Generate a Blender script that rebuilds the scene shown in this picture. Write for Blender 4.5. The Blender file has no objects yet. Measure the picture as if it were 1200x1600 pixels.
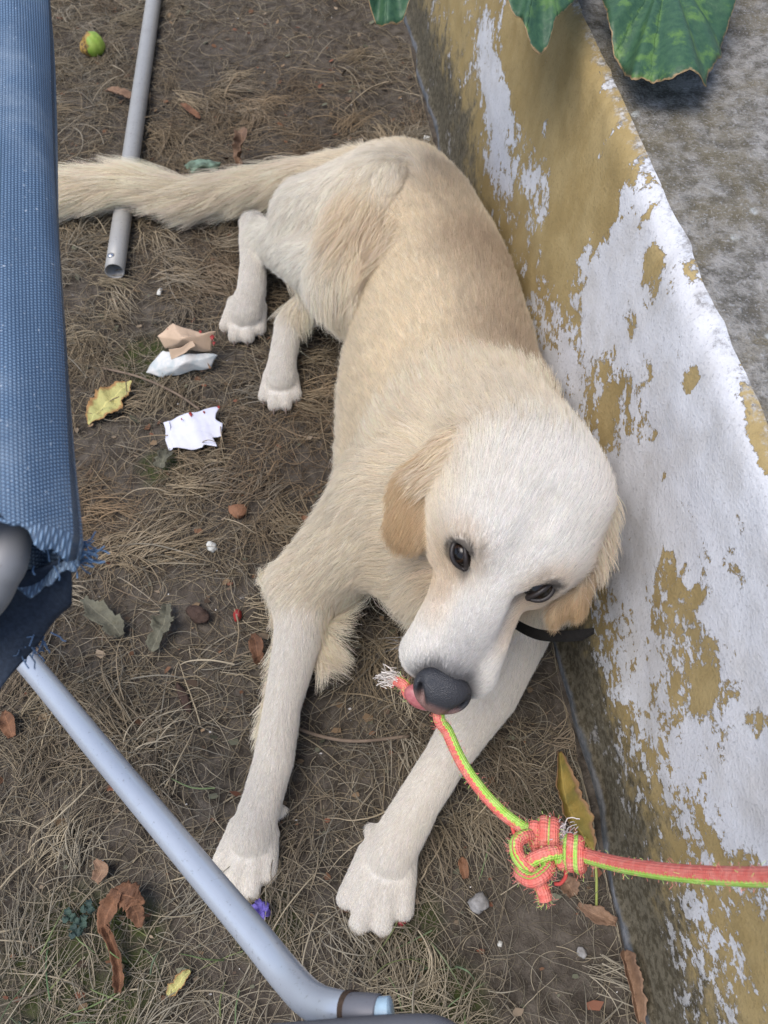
import bpy, bmesh, math, random
import numpy as np
from mathutils import Vector, Matrix

random.seed(7)
rng = np.random.default_rng(7)
SC = bpy.context.scene
COL = SC.collection

# ------------------------------------------------------------------ camera, sky, sun, exposure
FPX, PITCH, CAMH = 1350.0, math.radians(57.0), 1.05      # focal length (photo pixels), downward pitch, eye height
cam_d = bpy.data.cameras.new('camera'); cam = bpy.data.objects.new('camera', cam_d); COL.objects.link(cam)
cam.location = (0, 0, CAMH); cam.rotation_euler = (math.radians(90) - PITCH, 0, 0)
cam_d.sensor_fit = 'VERTICAL'; cam_d.sensor_height = 36.0; cam_d.lens = FPX / 1600.0 * 36.0
cam_d.clip_start = 0.02; cam_d.clip_end = 200
cam_d.dof.use_dof = True; cam_d.dof.focus_distance = 0.88; cam_d.dof.aperture_fstop = 11
SC.camera = cam
SC.render.resolution_x, SC.render.resolution_y = 768, 1024

SUN_EL, SUN_AZ = math.radians(68), math.radians(235)      # azimuth measured clockwise from +Y
w = bpy.data.worlds.new('World'); SC.world = w; w.use_nodes = True
nt = w.node_tree; nt.nodes.clear()
sky = nt.nodes.new('ShaderNodeTexSky'); sky.sky_type = 'NISHITA'; sky.sun_disc = False
sky.sun_elevation = SUN_EL; sky.sun_rotation = SUN_AZ
sky.air_density = 1.0; sky.dust_density = 2.5; sky.ozone_density = 1.0
bg = nt.nodes.new('ShaderNodeBackground'); bg.inputs['Strength'].default_value = 0.13
wo = nt.nodes.new('ShaderNodeOutputWorld')
nt.links.new(sky.outputs[0], bg.inputs[0]); nt.links.new(bg.outputs[0], wo.inputs[0])
sd = bpy.data.lights.new('sun', 'SUN'); sd.energy = 1.5; sd.angle = math.radians(35); sd.color = (1.0, 0.97, 0.93)
sun = bpy.data.objects.new('sun', sd); COL.objects.link(sun)
sv = Vector((math.sin(SUN_AZ) * math.cos(SUN_EL), math.cos(SUN_AZ) * math.cos(SUN_EL), math.sin(SUN_EL)))
sun.rotation_euler = sv.to_track_quat('Z', 'Y').to_euler(); sun.location = sv * 5
SC.view_settings.view_transform = 'Standard'; SC.view_settings.look = 'None'
SC.view_settings.gamma = 1.0; SC.view_settings.use_curve_mapping = False
SC.view_settings.exposure = 0.80
SC.cycles.use_denoising = True
try: SC.cycles.denoiser = 'OPENIMAGEDENOISE'
except Exception: pass
SC.cycles.max_bounces = 8; SC.cycles.diffuse_bounces = 4; SC.cycles.transparent_max_bounces = 8
SC.cycles_curves.shape = 'RIBBONS'

# ------------------------------------------------------------------ helpers
_F = np.array([0, math.cos(PITCH), -math.sin(PITCH)]); _U = np.array([0, math.sin(PITCH), math.cos(PITCH)]); _R = np.array([1., 0, 0])
CAMP = np.array([0, 0, CAMH])
def P(px, py, h=0.0):
    """world point at height h seen at photo position px,py (survey of the place from the photograph)"""
    d = _F + _R * (px - 600) / FPX + _U * (800 - py) / FPX
    return CAMP + d * ((h - CAMH) / d[2])
def depth(p): return float((np.asarray(p) - CAMP) @ _F)
def N(px, py, h, rpx):
    p = P(px, py, h); return p, rpx * depth(p) / FPX
def nrm(v):
    v = np.asarray(v, float); return v / np.maximum(np.linalg.norm(v, axis=-1, keepdims=True), 1e-9)

def tag(o, label=None, cat=None, group=None, kind=None):
    if label: o['label'] = label
    if cat: o['category'] = cat
    if group: o['group'] = group
    if kind: o['kind'] = kind
    return o
def link(name, data, mat=None, parent=None, smooth=True):
    o = bpy.data.objects.new(name, data); COL.objects.link(o)
    if mat is not None: data.materials.append(mat)
    if parent is not None:
        o.parent = parent; o.matrix_parent_inverse = parent.matrix_world.inverted()
    return o
def empty(name, loc):
    o = bpy.data.objects.new(name, None); COL.objects.link(o); o.location = loc; o.empty_display_size = 0.05
    bpy.context.view_layer.update(); return o
def mesh(name, verts, faces, mat=None, parent=None, smooth=True):
    me = bpy.data.meshes.new(name)
    me.from_pydata([tuple(map(float, v)) for v in verts], [], [tuple(map(int, f)) for f in faces])
    if smooth: me.polygons.foreach_set('use_smooth', [True] * len(me.polygons))
    me.update(); return link(name, me, mat, parent)
def fattr(o, name, vals):
    a = o.data.attributes.new(name, 'FLOAT', 'POINT'); a.data.foreach_set('value', np.asarray(vals, np.float32).ravel())
def cattr(o, name, vals):
    v = np.ones((len(vals), 4), np.float32); v[:, :3] = vals
    a = o.data.attributes.new(name, 'FLOAT_COLOR', 'POINT'); a.data.foreach_set('color', v.ravel())

def smooth_path(pts, n=8):
    """Catmull-Rom through pts (rows may carry extra columns, e.g. radius)"""
    p = np.asarray(pts, float); p = np.vstack([2 * p[0] - p[1], p, 2 * p[-1] - p[-2]]); out = []
    for i in range(1, len(p) - 2):
        for k in range(n):
            t = k / n; a, b, c, d = p[i - 1], p[i], p[i + 1], p[i + 2]
            out.append(0.5 * (2 * b + (c - a) * t + (2 * a - 5 * b + 4 * c - d) * t * t + (3 * b - a - 3 * c + d) * t ** 3))
    out.append(p[-2]); return np.array(out)
def tube_data(path, rad, ns=16, caps=True, flat=1.0):
    path = np.asarray(path, float); n = len(path); rad = np.broadcast_to(np.asarray(rad, float), (n,))
    tan = nrm(np.gradient(path, axis=0)); up = np.array([0, 0, 1.]) if abs(tan[0][2]) < .9 else np.array([1., 0, 0])
    a = nrm(np.cross(tan[0], up)); V, A, L = [], [], []; s = 0.0
    for i in range(n):
        a = nrm(a - tan[i] * (a @ tan[i])); b = np.cross(tan[i], a)
        if i: s += np.linalg.norm(path[i] - path[i - 1])
        for k in range(ns):
            th = 2 * math.pi * k / ns
            V.append(path[i] + rad[i] * (a * math.cos(th) + b * math.sin(th) * flat)); A.append(th); L.append(s)
    Fc = []
    for i in range(n - 1):
        for k in range(ns):
            k2 = (k + 1) % ns; Fc.append((i * ns + k, i * ns + k2, (i + 1) * ns + k2, (i + 1) * ns + k))
    if caps:
        Fc.append(tuple(range(ns))[::-1]); Fc.append(tuple((n - 1) * ns + k for k in range(ns)))
    return V, Fc, A, L
def tube(name, path, rad, mat, parent=None, ns=16, caps=True, flat=1.0):
    V, Fc, A, L = tube_data(path, rad, ns, caps, flat); o = mesh(name, V, Fc, mat, parent)
    fattr(o, 'ang', A); fattr(o, 'len', L); return o
def curves(name, pts, rad, col, mat, parent=None):
    """hair curves: pts (N,K,3), rad (N,K), col (N,3)"""
    n, k = pts.shape[:2]; c = bpy.data.hair_curves.new(name); c.add_curves([k] * n)
    c.attributes['position'].data.foreach_set('vector', np.ascontiguousarray(pts, np.float32).ravel())
    a = c.attributes.get('radius') or c.attributes.new('radius', 'FLOAT', 'POINT')
    a.data.foreach_set('value', np.ascontiguousarray(rad, np.float32).ravel())
    cc = np.ones((n, 4), np.float32); cc[:, :3] = col
    a = c.attributes.new('tint', 'FLOAT_COLOR', 'CURVE'); a.data.foreach_set('color', cc.ravel())
    return link(name, c, mat, parent)

# ---- node material helper
class NT:
    def __init__(s, name):
        s.m = bpy.data.materials.new(name); s.m.use_nodes = True; s.t = s.m.node_tree; s.t.nodes.clear()
        s.out = s.t.nodes.new('ShaderNodeOutputMaterial')
        s.b = s.t.nodes.new('ShaderNodeBsdfPrincipled'); s.t.links.new(s.b.outputs[0], s.out.inputs[0])
    def n(s, typ, ins=None, **kw):
        nd = s.t.nodes.new('ShaderNode' + typ)
        for k, v in kw.items(): setattr(nd, k, v)
        for k, v in (ins or {}).items():
            if hasattr(v, 'is_output') or isinstance(v, bpy.types.NodeSocket): s.t.links.new(v, nd.inputs[k])
            else: nd.inputs[k].default_value = v
        return nd
    def set(s, **kw):
        for k, v in kw.items():
            k = k.replace('_', ' ')
            if isinstance(v, bpy.types.NodeSocket): s.t.links.new(v, s.b.inputs[k])
            else: s.b.inputs[k].default_value = v
        return s
    def coord(s, which='Object'): return s.n('TexCoord').outputs[which]
    def mapped(s, scale=(1, 1, 1), which='Object'):
        return s.n('Mapping', {'Vector': s.coord(which), 'Scale': scale}).outputs[0]
    def noise(s, scale, detail=4, rough=.55, vec=None, dist=0.0, which='Object'):
        return s.n('TexNoise', {'Vector': vec or s.coord(which), 'Scale': scale, 'Detail': detail, 'Roughness': rough, 'Distortion': dist}).outputs[0]
    def math(s, op, a, b=0.0, c=0.0, clamp=False):
        return s.n('Math', {0: a, 1: b, 2: c}, operation=op, use_clamp=clamp).outputs[0]
    def step(s, x, lo, hi):
        return s.n('MapRange', {'Value': x, 'From Min': lo, 'From Max': hi}, interpolation_type='SMOOTHSTEP').outputs[0]
    def mix(s, f, a, b):
        nd = s.n('Mix', None, data_type='RGBA')
        for i, v in ((0, f), (6, a), (7, b)):
            if isinstance(v, bpy.types.NodeSocket): s.t.links.new(v, nd.inputs[i])
            else: nd.inputs[i].default_value = (*v, 1) if i and len(v) == 3 else v
        return nd.outputs[2]
    def attr(s, name, out='Fac'): return s.n('Attribute', None, attribute_name=name).outputs[out]
    def bump(s, h, strength=.4, dist=.002):
        s.set(Normal=s.n('Bump', {'Height': h, 'Strength': strength, 'Distance': dist}).outputs[0]); return s

# ------------------------------------------------------------------ materials
def mat_ground():
    m = NT('soil'); v = m.coord()
    n1 = m.noise(5, 6, .6); n2 = m.noise(45, 6, .65); n3 = m.noise(260, 3, .6)
    c = m.mix(m.step(n1, .35, .65), (.035, .029, .023), (.068, .056, .045))
    c = m.mix(m.step(n2, .35, .7), c, (.115, .098, .08))
    c = m.mix(m.math('MULTIPLY', m.step(m.attr('moss'), .4, .8), m.step(n2, .3, .6)), c, (.045, .055, .018))
    c = m.mix(m.math('MULTIPLY', m.step(n3, .62, .75), .5), c, (.22, .19, .16))
    m.set(Base_Color=c, Roughness=.95, Specular_IOR_Level=.15)
    return m.bump(m.math('ADD', n2, m.math('MULTIPLY', n3, .5)), .8, .006).m
def mat_wall():
    m = NT('painted_render')
    vs = m.mapped((1, .70, .8))                               # paint flakes stretch along the wall
    nA = m.noise(7, 10, .70, vs, .15); nB = m.noise(52, 8, .75, vs, .2); nC = m.noise(300, 3, .6); nD = m.noise(22, 7, .68, m.mapped((1, .9, .6))); nE = m.noise(120, 6, .7)
    f = m.math('ADD', m.attr('paint'), m.math('MULTIPLY', m.math('SUBTRACT', nA, .5), 1.4))
    f = m.math('ADD', f, m.math('MULTIPLY', m.math('SUBTRACT', nB, .5), m.math('MULTIPLY_ADD', m.attr('speck'), 1.9, .75)))
    f = m.math('ADD', f, m.math('MULTIPLY', m.math('SUBTRACT', nE, .5), m.math('MULTIPLY_ADD', m.attr('speck'), 1.2, .25)))
    white = m.step(f, .485, .515)
    och = m.mix(m.step(nD, .35, .65), (.31, .228, .098), (.375, .285, .135))
    och = m.mix(m.math('MULTIPLY', m.step(nC, .52, .72), .4), och, (.17, .13, .07))
    och = m.mix(m.math('MULTIPLY', m.step(m.noise(3.5, 5, .6), .5, .75), .35), och, (.22, .18, .11))
    wht = m.mix(m.step(m.noise(14, 6, .65), .4, .72), (.60, .605, .63), (.50, .49, .485))
    wht = m.mix(m.math('MULTIPLY', m.step(nC, .56, .70), .45), wht, (.26, .26, .28))
    # damp, algae and splash dirt rising from the soil, with a ragged upper edge; loose flakes of paint stay paler
    dirt = m.math('ADD', m.attr('dirt'), m.math('MULTIPLY', m.math('SUBTRACT', nB, .5), 1.3))
    dirt = m.math('ADD', dirt, m.math('MULTIPLY', m.math('SUBTRACT', nD, .5), 1.0))
    dcol = m.mix(m.step(nE, .40, .60), (.042, .037, .026), (.13, .115, .085))
    och = m.mix(m.math('MULTIPLY', m.step(dirt, .30, .75), .93), och, dcol)
    wht = m.mix(m.math('MULTIPLY', m.step(dirt, .45, 1.05), .85), wht, m.mix(m.step(nE, .42, .58), (.07, .062, .05), (.24, .22, .19)))
    c = m.mix(white, och, wht)
    conc = m.mix(m.step(nB, .4, .6), (.10, .11, .12), (.21, .215, .225))
    c = m.mix(m.step(m.math('ADD', m.attr('foot'), m.math('MULTIPLY', m.math('SUBTRACT', nD, .5), .8)), .45, .7), c, conc)
    edge = m.math('ADD', m.attr('edge'), m.math('MULTIPLY', m.math('SUBTRACT', nB, .5), 1.2))     # bare sandy arris
    c = m.mix(m.math('MULTIPLY', m.step(edge, .95, 1.15), .8), c, m.mix(m.step(nE, .42, .58), (.16, .15, .14), (.50, .51, .53)))
    m.set(Base_Color=c, Roughness=.85, Specular_IOR_Level=.25)
    h = m.math('ADD', m.math('MULTIPLY', white, .6), m.math('ADD', m.math('MULTIPLY', nC, .35), m.math('MULTIPLY', nE, .4)))
    return m.bump(h, .8, .003).m
def mat_concrete():
    m = NT('lichened_concrete')
    n1 = m.noise(9, 6, .65); n2 = m.noise(55, 6, .7); n3 = m.noise(320, 3, .6)
    c = m.mix(m.step(n2, .36, .64), (.105, .096, .080), (.30, .285, .26))
    c = m.mix(m.math('MULTIPLY', m.step(n1, .45, .62), .65), c, (.14, .115, .065))
    c = m.mix(m.math('MULTIPLY', m.step(n3, .52, .70), .4), c, (.46, .46, .46))
    vor = m.n('TexVoronoi', {'Vector': m.coord(), 'Scale': 26.0}).outputs['Distance']
    spot = m.math('MULTIPLY', m.math('SUBTRACT', 1.0, m.step(m.math('ADD', vor, m.math('MULTIPLY', n2, .25)), .22, .30)), m.step(n1, .48, .6))
    c = m.mix(m.math('MULTIPLY', spot, .7), c, (.50, .53, .52))
    m.set(Base_Color=c, Roughness=.95, Specular_IOR_Level=.2)
    return m.bump(m.math('ADD', n2, m.math('MULTIPLY', n3, .7)), .9, .006).m
def mat_tint(name, rough=.6, spec=.3, sheen=0.0, trans=0.0):
    m = NT(name); c = m.attr('tint', 'Color'); m.set(Base_Color=c, Roughness=rough, Specular_IOR_Level=spec)
    if trans:
        t = m.n('BsdfTranslucent', {'Color': c}); mx = m.n('MixShader', {0: trans, 1: m.b.outputs[0], 2: t.outputs[0]})
        m.t.links.new(mx.outputs[0], m.out.inputs[0])
    return m.m
def mat_simple(name, col, rough=.6, spec=.4, metal=0.0, var=.15, scale=40, bump=.2, col2=None):
    m = NT(name); n = m.noise(scale, 5, .6); c2 = col2 or tuple(x * (1 - var * 2) for x in col)
    m.set(Base_Color=m.mix(m.step(n, .35, .65), c2, col), Roughness=rough, Specular_IOR_Level=spec, Metallic=metal)
    return m.bump(n, bump, .001).m
M = {}
M['soil'] = mat_ground(); M['wall'] = mat_wall(); M['concrete'] = mat_concrete()
M['fur'] = mat_tint('fur', .62, .25, trans=.35); M['straw'] = mat_tint('straw', .7, .2)
_m = NT('dog_skin'); _m.set(Base_Color=_m.attr('tint', 'Color'), Roughness=.8, Specular_IOR_Level=.1); M['skin'] = _m.m

# ------------------------------------------------------------------ the setting: ground and wall
def fbm2(x, y, seed, octs=5, f0=1.0):
    r = np.random.default_rng(seed); out = np.zeros_like(x); a = 1.0
    for o in range(octs):
        for k in range(4):
            th = r.uniform(0, 2 * np.pi); ph = r.uniform(0, 2 * np.pi); fr = f0 * 2 ** o * r.uniform(.7, 1.3)
            out += a * np.sin((x * np.cos(th) + y * np.sin(th)) * fr * 2 * np.pi + ph + 1.3 * np.sin(fr * 2.1 * (y * np.cos(th) - x * np.sin(th)) + ph)) / 4
        a *= .5
    return out
WA, WB = -0.1132, 0.2764            # foot of the wall on the ground: x = WA*y + WB
WH, WBAT = 0.50, 0.066              # height, batter (lean back) at the top
def wall_x(y): return WA * y + WB
def ground_z(x, y):
    x = np.asarray(x, float); y = np.asarray(y, float)
    fall = np.clip(1.6 - np.hypot(x, y - .8) / 2.2, 0, 1)
    return (fbm2(x, y, 3, 4, 1.3) * .010 + fbm2(x, y, 5, 3, 11) * .0028) * fall
moss_spots = [(P(110, 1500), .10), (P(200, 1470), .06), (P(690, 1580), .07), (P(640, 1440), .05), (P(230, 560), .08), (P(250, 730), .05), (P(830, 1290), .05), (P(420, 1450), .05), (P(170, 1560), .08)]
def moss(x, y):
    o = np.zeros_like(x)
    for p, r in moss_spots: o = np.maximum(o, np.exp(-((x - p[0]) ** 2 + (y - p[1]) ** 2) / (r * r)))
    return o
xs = np.concatenate([[-40, -15, -6, -3], np.arange(-1.5, .6, .014), [1.2, 3, 6, 15, 40]])
ys = np.concatenate([[-40, -15, -5, -1.5], np.arange(-.35, 3.2, .014), [4, 7, 15, 40]])
gx, gy = np.meshgrid(xs, ys); gz = ground_z(gx, gy)
nx, ny = len(xs), len(ys)
idx = np.arange(nx * ny).reshape(ny, nx)
gf = np.stack([idx[:-1, :-1], idx[:-1, 1:], idx[1:, 1:], idx[1:, :-1]], -1).reshape(-1, 4)
ground = mesh('ground', np.stack([gx, gy, gz], -1).reshape(-1, 3), gf, M['soil'])
fattr(ground, 'moss', moss(gx, gy).ravel()); tag(ground, kind='structure')

def build_wall():
    root = empty('garden_wall', (wall_x(1.0), 1.0, 0))
    tag(root, 'low battered garden wall with peeling white paint over ochre render', 'wall')
    y = np.concatenate([np.arange(-1.2, -.3, .05), np.arange(-.3, 2.6, .007), np.arange(2.6, 5, .05)])
    # profile: (outward offset from the foot line, height)
    prof = [(0.0, -.06), (-.004, .0), (-.003, .012), (.002, .02)]
    for k in range(1, 60):
        h = .02 + (WH - .022 - .02) * k / 59; prof.append((WBAT * h / WH, h))
    for k in range(1, 9):
        a = math.pi / 2 * k / 8; prof.append((WBAT - .002 + .022 * (1 - math.cos(a)), WH - .022 + .022 * math.sin(a)))
    prof = np.array(prof); Y, K = np.meshgrid(y, np.arange(len(prof)), indexing='ij')
    off, hh = prof[K, 0], prof[K, 1]
    wob = fbm2(Y, hh * 1.0, 21, 4, 1.2) * .005 + fbm2(Y, hh, 22, 3, 14) * .0012
    foot = fbm2(Y, Y * 0, 23, 4, 1.6) * .014 * np.clip(1 - hh / .16, 0, 1)
    top = np.clip((hh - WH + .05) / .05, 0, 1)
    chip = np.clip(fbm2(Y, hh, 24, 4, 9) - .25, 0, 1) * .005 * top
    X = wall_x(Y) + off + wob + foot + chip; Z = hh - chip * .6 + fbm2(Y, Y * 0, 25, 3, 3) * .003 * top
    n0, n1 = Y.shape; ix = np.arange(n0 * n1).reshape(n0, n1)
    fc = np.stack([ix[:-1, :-1], ix[:-1, 1:], ix[1:, 1:], ix[1:, :-1]], -1).reshape(-1, 4)
    o = mesh('wall_face', np.stack([X, Y, Z], -1).reshape(-1, 3), fc, M['wall'], root)
    # how much white paint is left: (photo x, photo y, radius along, radius up, amount)
    pb = np.full(Y.shape, .30)
    def at(px, py):
        lo, hi = 0.0, WH                                        # march up the face to the height seen at that spot
        for _ in range(40):
            h = .5 * (lo + hi); p = P(px, py, h)
            if p[0] > wall_x(p[1]) + WBAT * h / WH: lo = h
            else: hi = h
        return P(px, py, lo)
    for px, py, ra, rh, am in PAINT:
        if am < 0: pb = np.minimum(pb, .69)                      # bare islands come after the paint
        p = at(px, py); pb += am * np.exp(-((Y - p[1]) / ra) ** 2 - ((hh - p[2]) / rh) ** 2)
    fattr(o, 'paint', np.clip(pb, -.3, .69).ravel())
    dl = .105 + .035 * fbm2(Y, Y * 0, 31, 3, 1.1) + .09 * np.clip((Y - .9) / .5, 0, 1) * np.exp(-((Y - 1.35) / .5) ** 2) + .05 * np.exp(-((Y - .2) / .25) ** 2)
    fattr(o, 'dirt', np.clip(1.15 - hh / dl * .62, -.5, 1.1).ravel())
    sp = np.exp(-((hh - .17) / .09) ** 2) * (.35 + .65 * np.exp(-((Y - .28) / .28) ** 2)) + .35 * np.exp(-((Y - .95) / .35) ** 2 - ((hh - .22) / .12) ** 2)
    fattr(o, 'speck', np.clip(sp, 0, 1).ravel())
    fattr(o, 'foot', np.clip(1.0 - hh / .03, 0, 1).ravel())
    fattr(o, 'edge', np.clip((hh - WH + .028) / .026, 0, 1.1).ravel())
    # rough concrete top
    tx = np.concatenate([np.arange(0, .5, .008), np.arange(.5, .95, .05)]); Y2, T = np.meshgrid(y, tx, indexing='ij')
    X2 = wall_x(Y2) + WBAT + .0125 + T; Z2 = WH - .004 + fbm2(X2, Y2, 41, 4, 5) * .0035 + fbm2(X2, Y2, 42, 3, 40) * .0016 - .002 * (T < .004)
    ix = np.arange(Y2.size).reshape(Y2.shape)
    fc = np.stack([ix[:-1, :-1], ix[1:, :-1], ix[1:, 1:], ix[:-1, 1:]], -1).reshape(-1, 4)
    V = np.stack([X2, Y2, Z2], -1).reshape(-1, 3)
    e = ix[:, -1]; low = V[e].copy(); low[:, 2] = -.1; V = np.vstack([V, low]); lo = np.arange(len(e)) + Y2.size
    fc = np.vstack([fc, np.stack([e[:-1], e[1:], lo[1:], lo[:-1]], -1)])
    mesh('coping', V, fc, M['concrete'], root)
PAINT = [(770, 130, .16, .05, .30), (790, 230, .10, .07, .45), (840, 300, .08, .05, .25), (1010, 400, .10, .10, .75), (1080, 560, .10, .12, .55),
         (1130, 700, .12, .2, .75), (1030, 740, .07, .12, .55), (1090, 860, .09, .16, .7), (1180, 900, .12, .2, .7), (1010, 620, .05, .07, .1), (960, 620, .06, .06, -.30),
         (880, 560, .09, .05, .35), (930, 480, .05, .06, .35), (900, 200, .14, .12, -.25), (1170, 640, .05, .008, -.3), (1075, 595, .010, .014, -.2),
         (1060, 1000, .06, .1, .25), (1150, 1120, .09, .12, .35), (1080, 1080, .05, .06, -.1), (1180, 1250, .08, .1, .25), (1120, 1420, .08, .14, -.02), (1040, 900, .035, .05, -.2), (1095, 930, .010, .02, -.3), (1115, 1060, .012, .015, -.16), (1010, 680, .02, .025, -.15), (1035, 740, .007, .010, -.35), (1196, 712, .03, .008, -.30), (1085, 590, .010, .012, -.35), (1015, 405, .012, .018, -.32), (980, 500, .03, .02, -.12), (1190, 1130, .012, .02, -.25), (900, 400, .04, .04, .15), (850, 200, .02, .015, .25), (900, 270, .012, .02, .35), (940, 130, .01, .015, .35), (945, 220, .008, .03, .3), (860, 60, .02, .02, .2)]
PAINT.sort(key=lambda q: q[4] < 0)
build_wall()

# ------------------------------------------------------------------ the dog: one skin grown from tapered limbs that melt into each other
# coat colours
C_WHITE, C_CREAM, C_SAND, C_TAN, C_EAR, C_LEG = (.90, .87, .82), (.89, .795, .64), (.84, .73, .55), (.47, .36, .25), (.66, .50, .315), (.90, .85, .77)
TOES = []
PR = []      # primitives: a, b, ra, rb, k, flat axis, flat factor, colour, hair length, flow, sign
def cone(a, b, k=.03, col=C_CREAM, hair=.018, flow=None, flat=None, q=1.0, sub=False, down=.25):
    (pa, ra), (pb, rb) = a, b
    fl = nrm(np.asarray(pb) - np.asarray(pa)) if flow is None else nrm(flow)
    PR.append(dict(a=np.asarray(pa, float), b=np.asarray(pb, float), ra=ra, rb=rb, k=k, ax=None if flat is None else nrm(flat), q=q, col=np.array(col), hair=hair, flow=fl, sub=sub, down=down, grp=None))
GRP = [0]
def chain(ns, **kw):
    GRP[0] += 1; g = GRP[0]
    for a, b in zip(ns[:-1], ns[1:]): cone(a, b, **kw); PR[-1]['grp'] = g
def ball(c, r, **kw): cone((np.asarray(c), r), (np.asarray(c) + [0, 0, 1e-5], r), **kw)

TAILW = nrm(P(600, 300, .15) - P(720, 760, .16))          # towards the tail along the back
# trunk
chain([N(628, 322, .15, 94), N(676, 440, .155, 112), N(690, 585, .155, 142), N(700, 735, .165, 150), N(690, 850, .165, 112)], k=.06, col=C_SAND, hair=.018, flow=TAILW, down=.5)
chain([N(630, 470, .07, 70), N(620, 620, .07, 85), N(615, 780, .075, 85)], k=.06, col=C_CREAM, hair=.028, flow=TAILW, down=.9)
chain([N(665, 320, .205, 48), N(722, 430, .225, 58), N(755, 560, .238, 64)], k=.06, col=C_TAN, hair=.018, flow=TAILW, down=.3)
cone(N(690, 640, .245, 66), N(660, 740, .23, 66), k=.06, col=C_CREAM, hair=.022, flow=TAILW)
cone(N(800, 640, .235, 60), N(830, 760, .2, 60), k=.06, col=C_TAN, hair=.022, flow=TAILW)
# neck and ruff
cone(N(765, 690, .27, 112), N(808, 745, .37, 118), k=.05, col=C_CREAM, hair=.028, flow=TAILW + [0, 0, -.4])
cone(N(712, 745, .24, 108), N(745, 830, .26, 105), k=.05, col=C_CREAM, hair=.032, flow=[-.5, .5, -.7])
cone(N(770, 830, .29, 84), N(720, 900, .18, 95), k=.05, col=C_CREAM, hair=.035, flow=[-.2, -.1, -1])
cone(N(860, 800, .28, 75), N(850, 900, .17, 70), k=.05, col=C_CREAM, hair=.03, flow=[.1, -.1, -1])
# foreleg stretched beside the tube (dog's right)
cone(N(600, 800, .185, 86), N(480, 910, .078, 50), k=.05, col=C_CREAM, hair=.022, flow=nrm(P(470, 915, .07) - P(600, 800, .19)))
cone(N(470, 915, .066, 46), N(448, 912, .058, 26), k=.03, col=C_CREAM, hair=.022, flow=[-1, .1, -.1])
chain([N(474, 925, .066, 42), N(465, 1000, .06, 35), N(442, 1100, .05, 27), N(428, 1185, .046, 29), N(411, 1245, .040, 29), N(393, 1305, .032, 33)], k=.02, col=C_LEG, hair=.010)
for tx, ty, bx, by in ((345, 1351, 378, 1290), (364, 1386, 386, 1310), (393, 1390, 399, 1312), (418, 1364, 416, 1298)):
    TOES.append((tx, ty, bx, by)); cone(N(bx, by, .028, 19), N(tx, ty, .016, 15), k=.004, col=C_LEG, hair=.006)
ball(*N(438, 1266, .022, 10), k=.008, col=C_LEG, hair=.006, flow=[0, -1, 0])
# foreleg under the muzzle (dog's left)
chain([N(845, 880, .19, 62), N(820, 955, .10, 52), N(765, 1080, .065, 44), N(697, 1185, .052, 32), N(656, 1250, .043, 32), N(610, 1333, .034, 38)], k=.02, col=C_LEG, hair=.010)
for tx, ty, bx, by in ((544, 1402, 582, 1332), (563, 1440, 594, 1350), (598, 1443, 609, 1352), (629, 1420, 630, 1340)):
    TOES.append((tx, ty, bx, by)); cone(N(bx, by, .028, 22), N(tx, ty, .017, 17.5), k=.004, col=C_LEG, hair=.006)
ball(*N(582, 1298, .03, 12), k=.008, col=C_LEG, hair=.006, flow=[0, -1, 0])
# haunch and upper hind leg (dog's right)
cone(N(595, 325, .18, 82), N(492, 345, .13, 66), k=.045, col=(.91, .85, .745), hair=.022, flow=[-.6, -.5, -.5])
cone(N(592, 330, .20, 76), N(545, 445, .165, 60), k=.022, col=(.91, .84, .72), hair=.026, flow=[-.1, -.9, -.4])
cone(N(538, 438, .150, 56), N(412, 372, .062, 25), k=.028, col=(.91, .86, .76), hair=.02, flow=[-.9, -.1, -.4])
chain([N(395, 350, .062, 19), N(396, 410, .05, 19), N(393, 455, .04, 21), N(383, 488, .032, 26)], k=.018, col=C_LEG, hair=.010)
for tx, ty, bx, by in ((355, 508, 370, 475), (368, 524, 378, 485), (387, 525, 389, 485), (404, 513, 402, 478)):
    TOES.append((tx, ty, bx, by)); cone(N(bx, by, .026, 14), N(tx, ty, .014, 11.5), k=.004, col=C_LEG, hair=.006)
# lower hind leg (dog's left) coming out from under the haunch
chain([N(500, 470, .06, 32), N(452, 505, .045, 20), N(442, 560, .033, 20), N(438, 592, .027, 24)], k=.018, col=C_LEG, hair=.010)
for tx, ty, bx, by in ((415, 618, 426, 585), (429, 631, 435, 590), (446, 630, 445, 590), (460, 617, 452, 586)):
    TOES.append((tx, ty, bx, by)); cone(N(bx, by, .022, 13), N(tx, ty, .013, 11), k=.004, col=C_LEG, hair=.006)
# tail
TAIL = [N(560, 265, .13, 30), N(500, 272, .10, 26), N(430, 288, .066, 24), N(300, 308, .05, 22), N(200, 288, .062, 24), N(110, 298, .058, 24), N(45, 312, .05, 16)]
chain(TAIL, k=.02, col=C_CREAM, hair=.03)

# head: own frame, origin on the stop between the eyes, y towards the nose, z up out of the forehead, x to the dog's left
HO = P(793, 895, .395)
hy = nrm(-.42 * _R - .91 * _U - .10 * nrm(HO - CAMP) * -1)
hz0 = -nrm(HO - CAMP) + .22 * (.91 * _R - .42 * _U)
hz = nrm(hz0 - hy * (hz0 @ hy)); hx = np.cross(hy, hz)
HM = np.stack([hx, hy, hz], 1)
def hp(x, y, z): return HO + HM @ np.array([x, y, z], float)
def hd(x, y, z): return HM @ np.array([x, y, z], float)
BACK = hd(0, -1, .1)
def hball(x, y, z, r, **kw): ball(hp(x, y, z), r, **kw)
def hcone(a, ra, b, rb, **kw): cone((hp(*a), ra), (hp(*b), rb), **kw)
hk = dict(k=.03, col=C_WHITE, hair=.011, flow=BACK, down=.1)
hcone((-.004, -.040, -.056), .057, (-.004, -.072, -.060), .057, **hk)                       # skull
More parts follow.
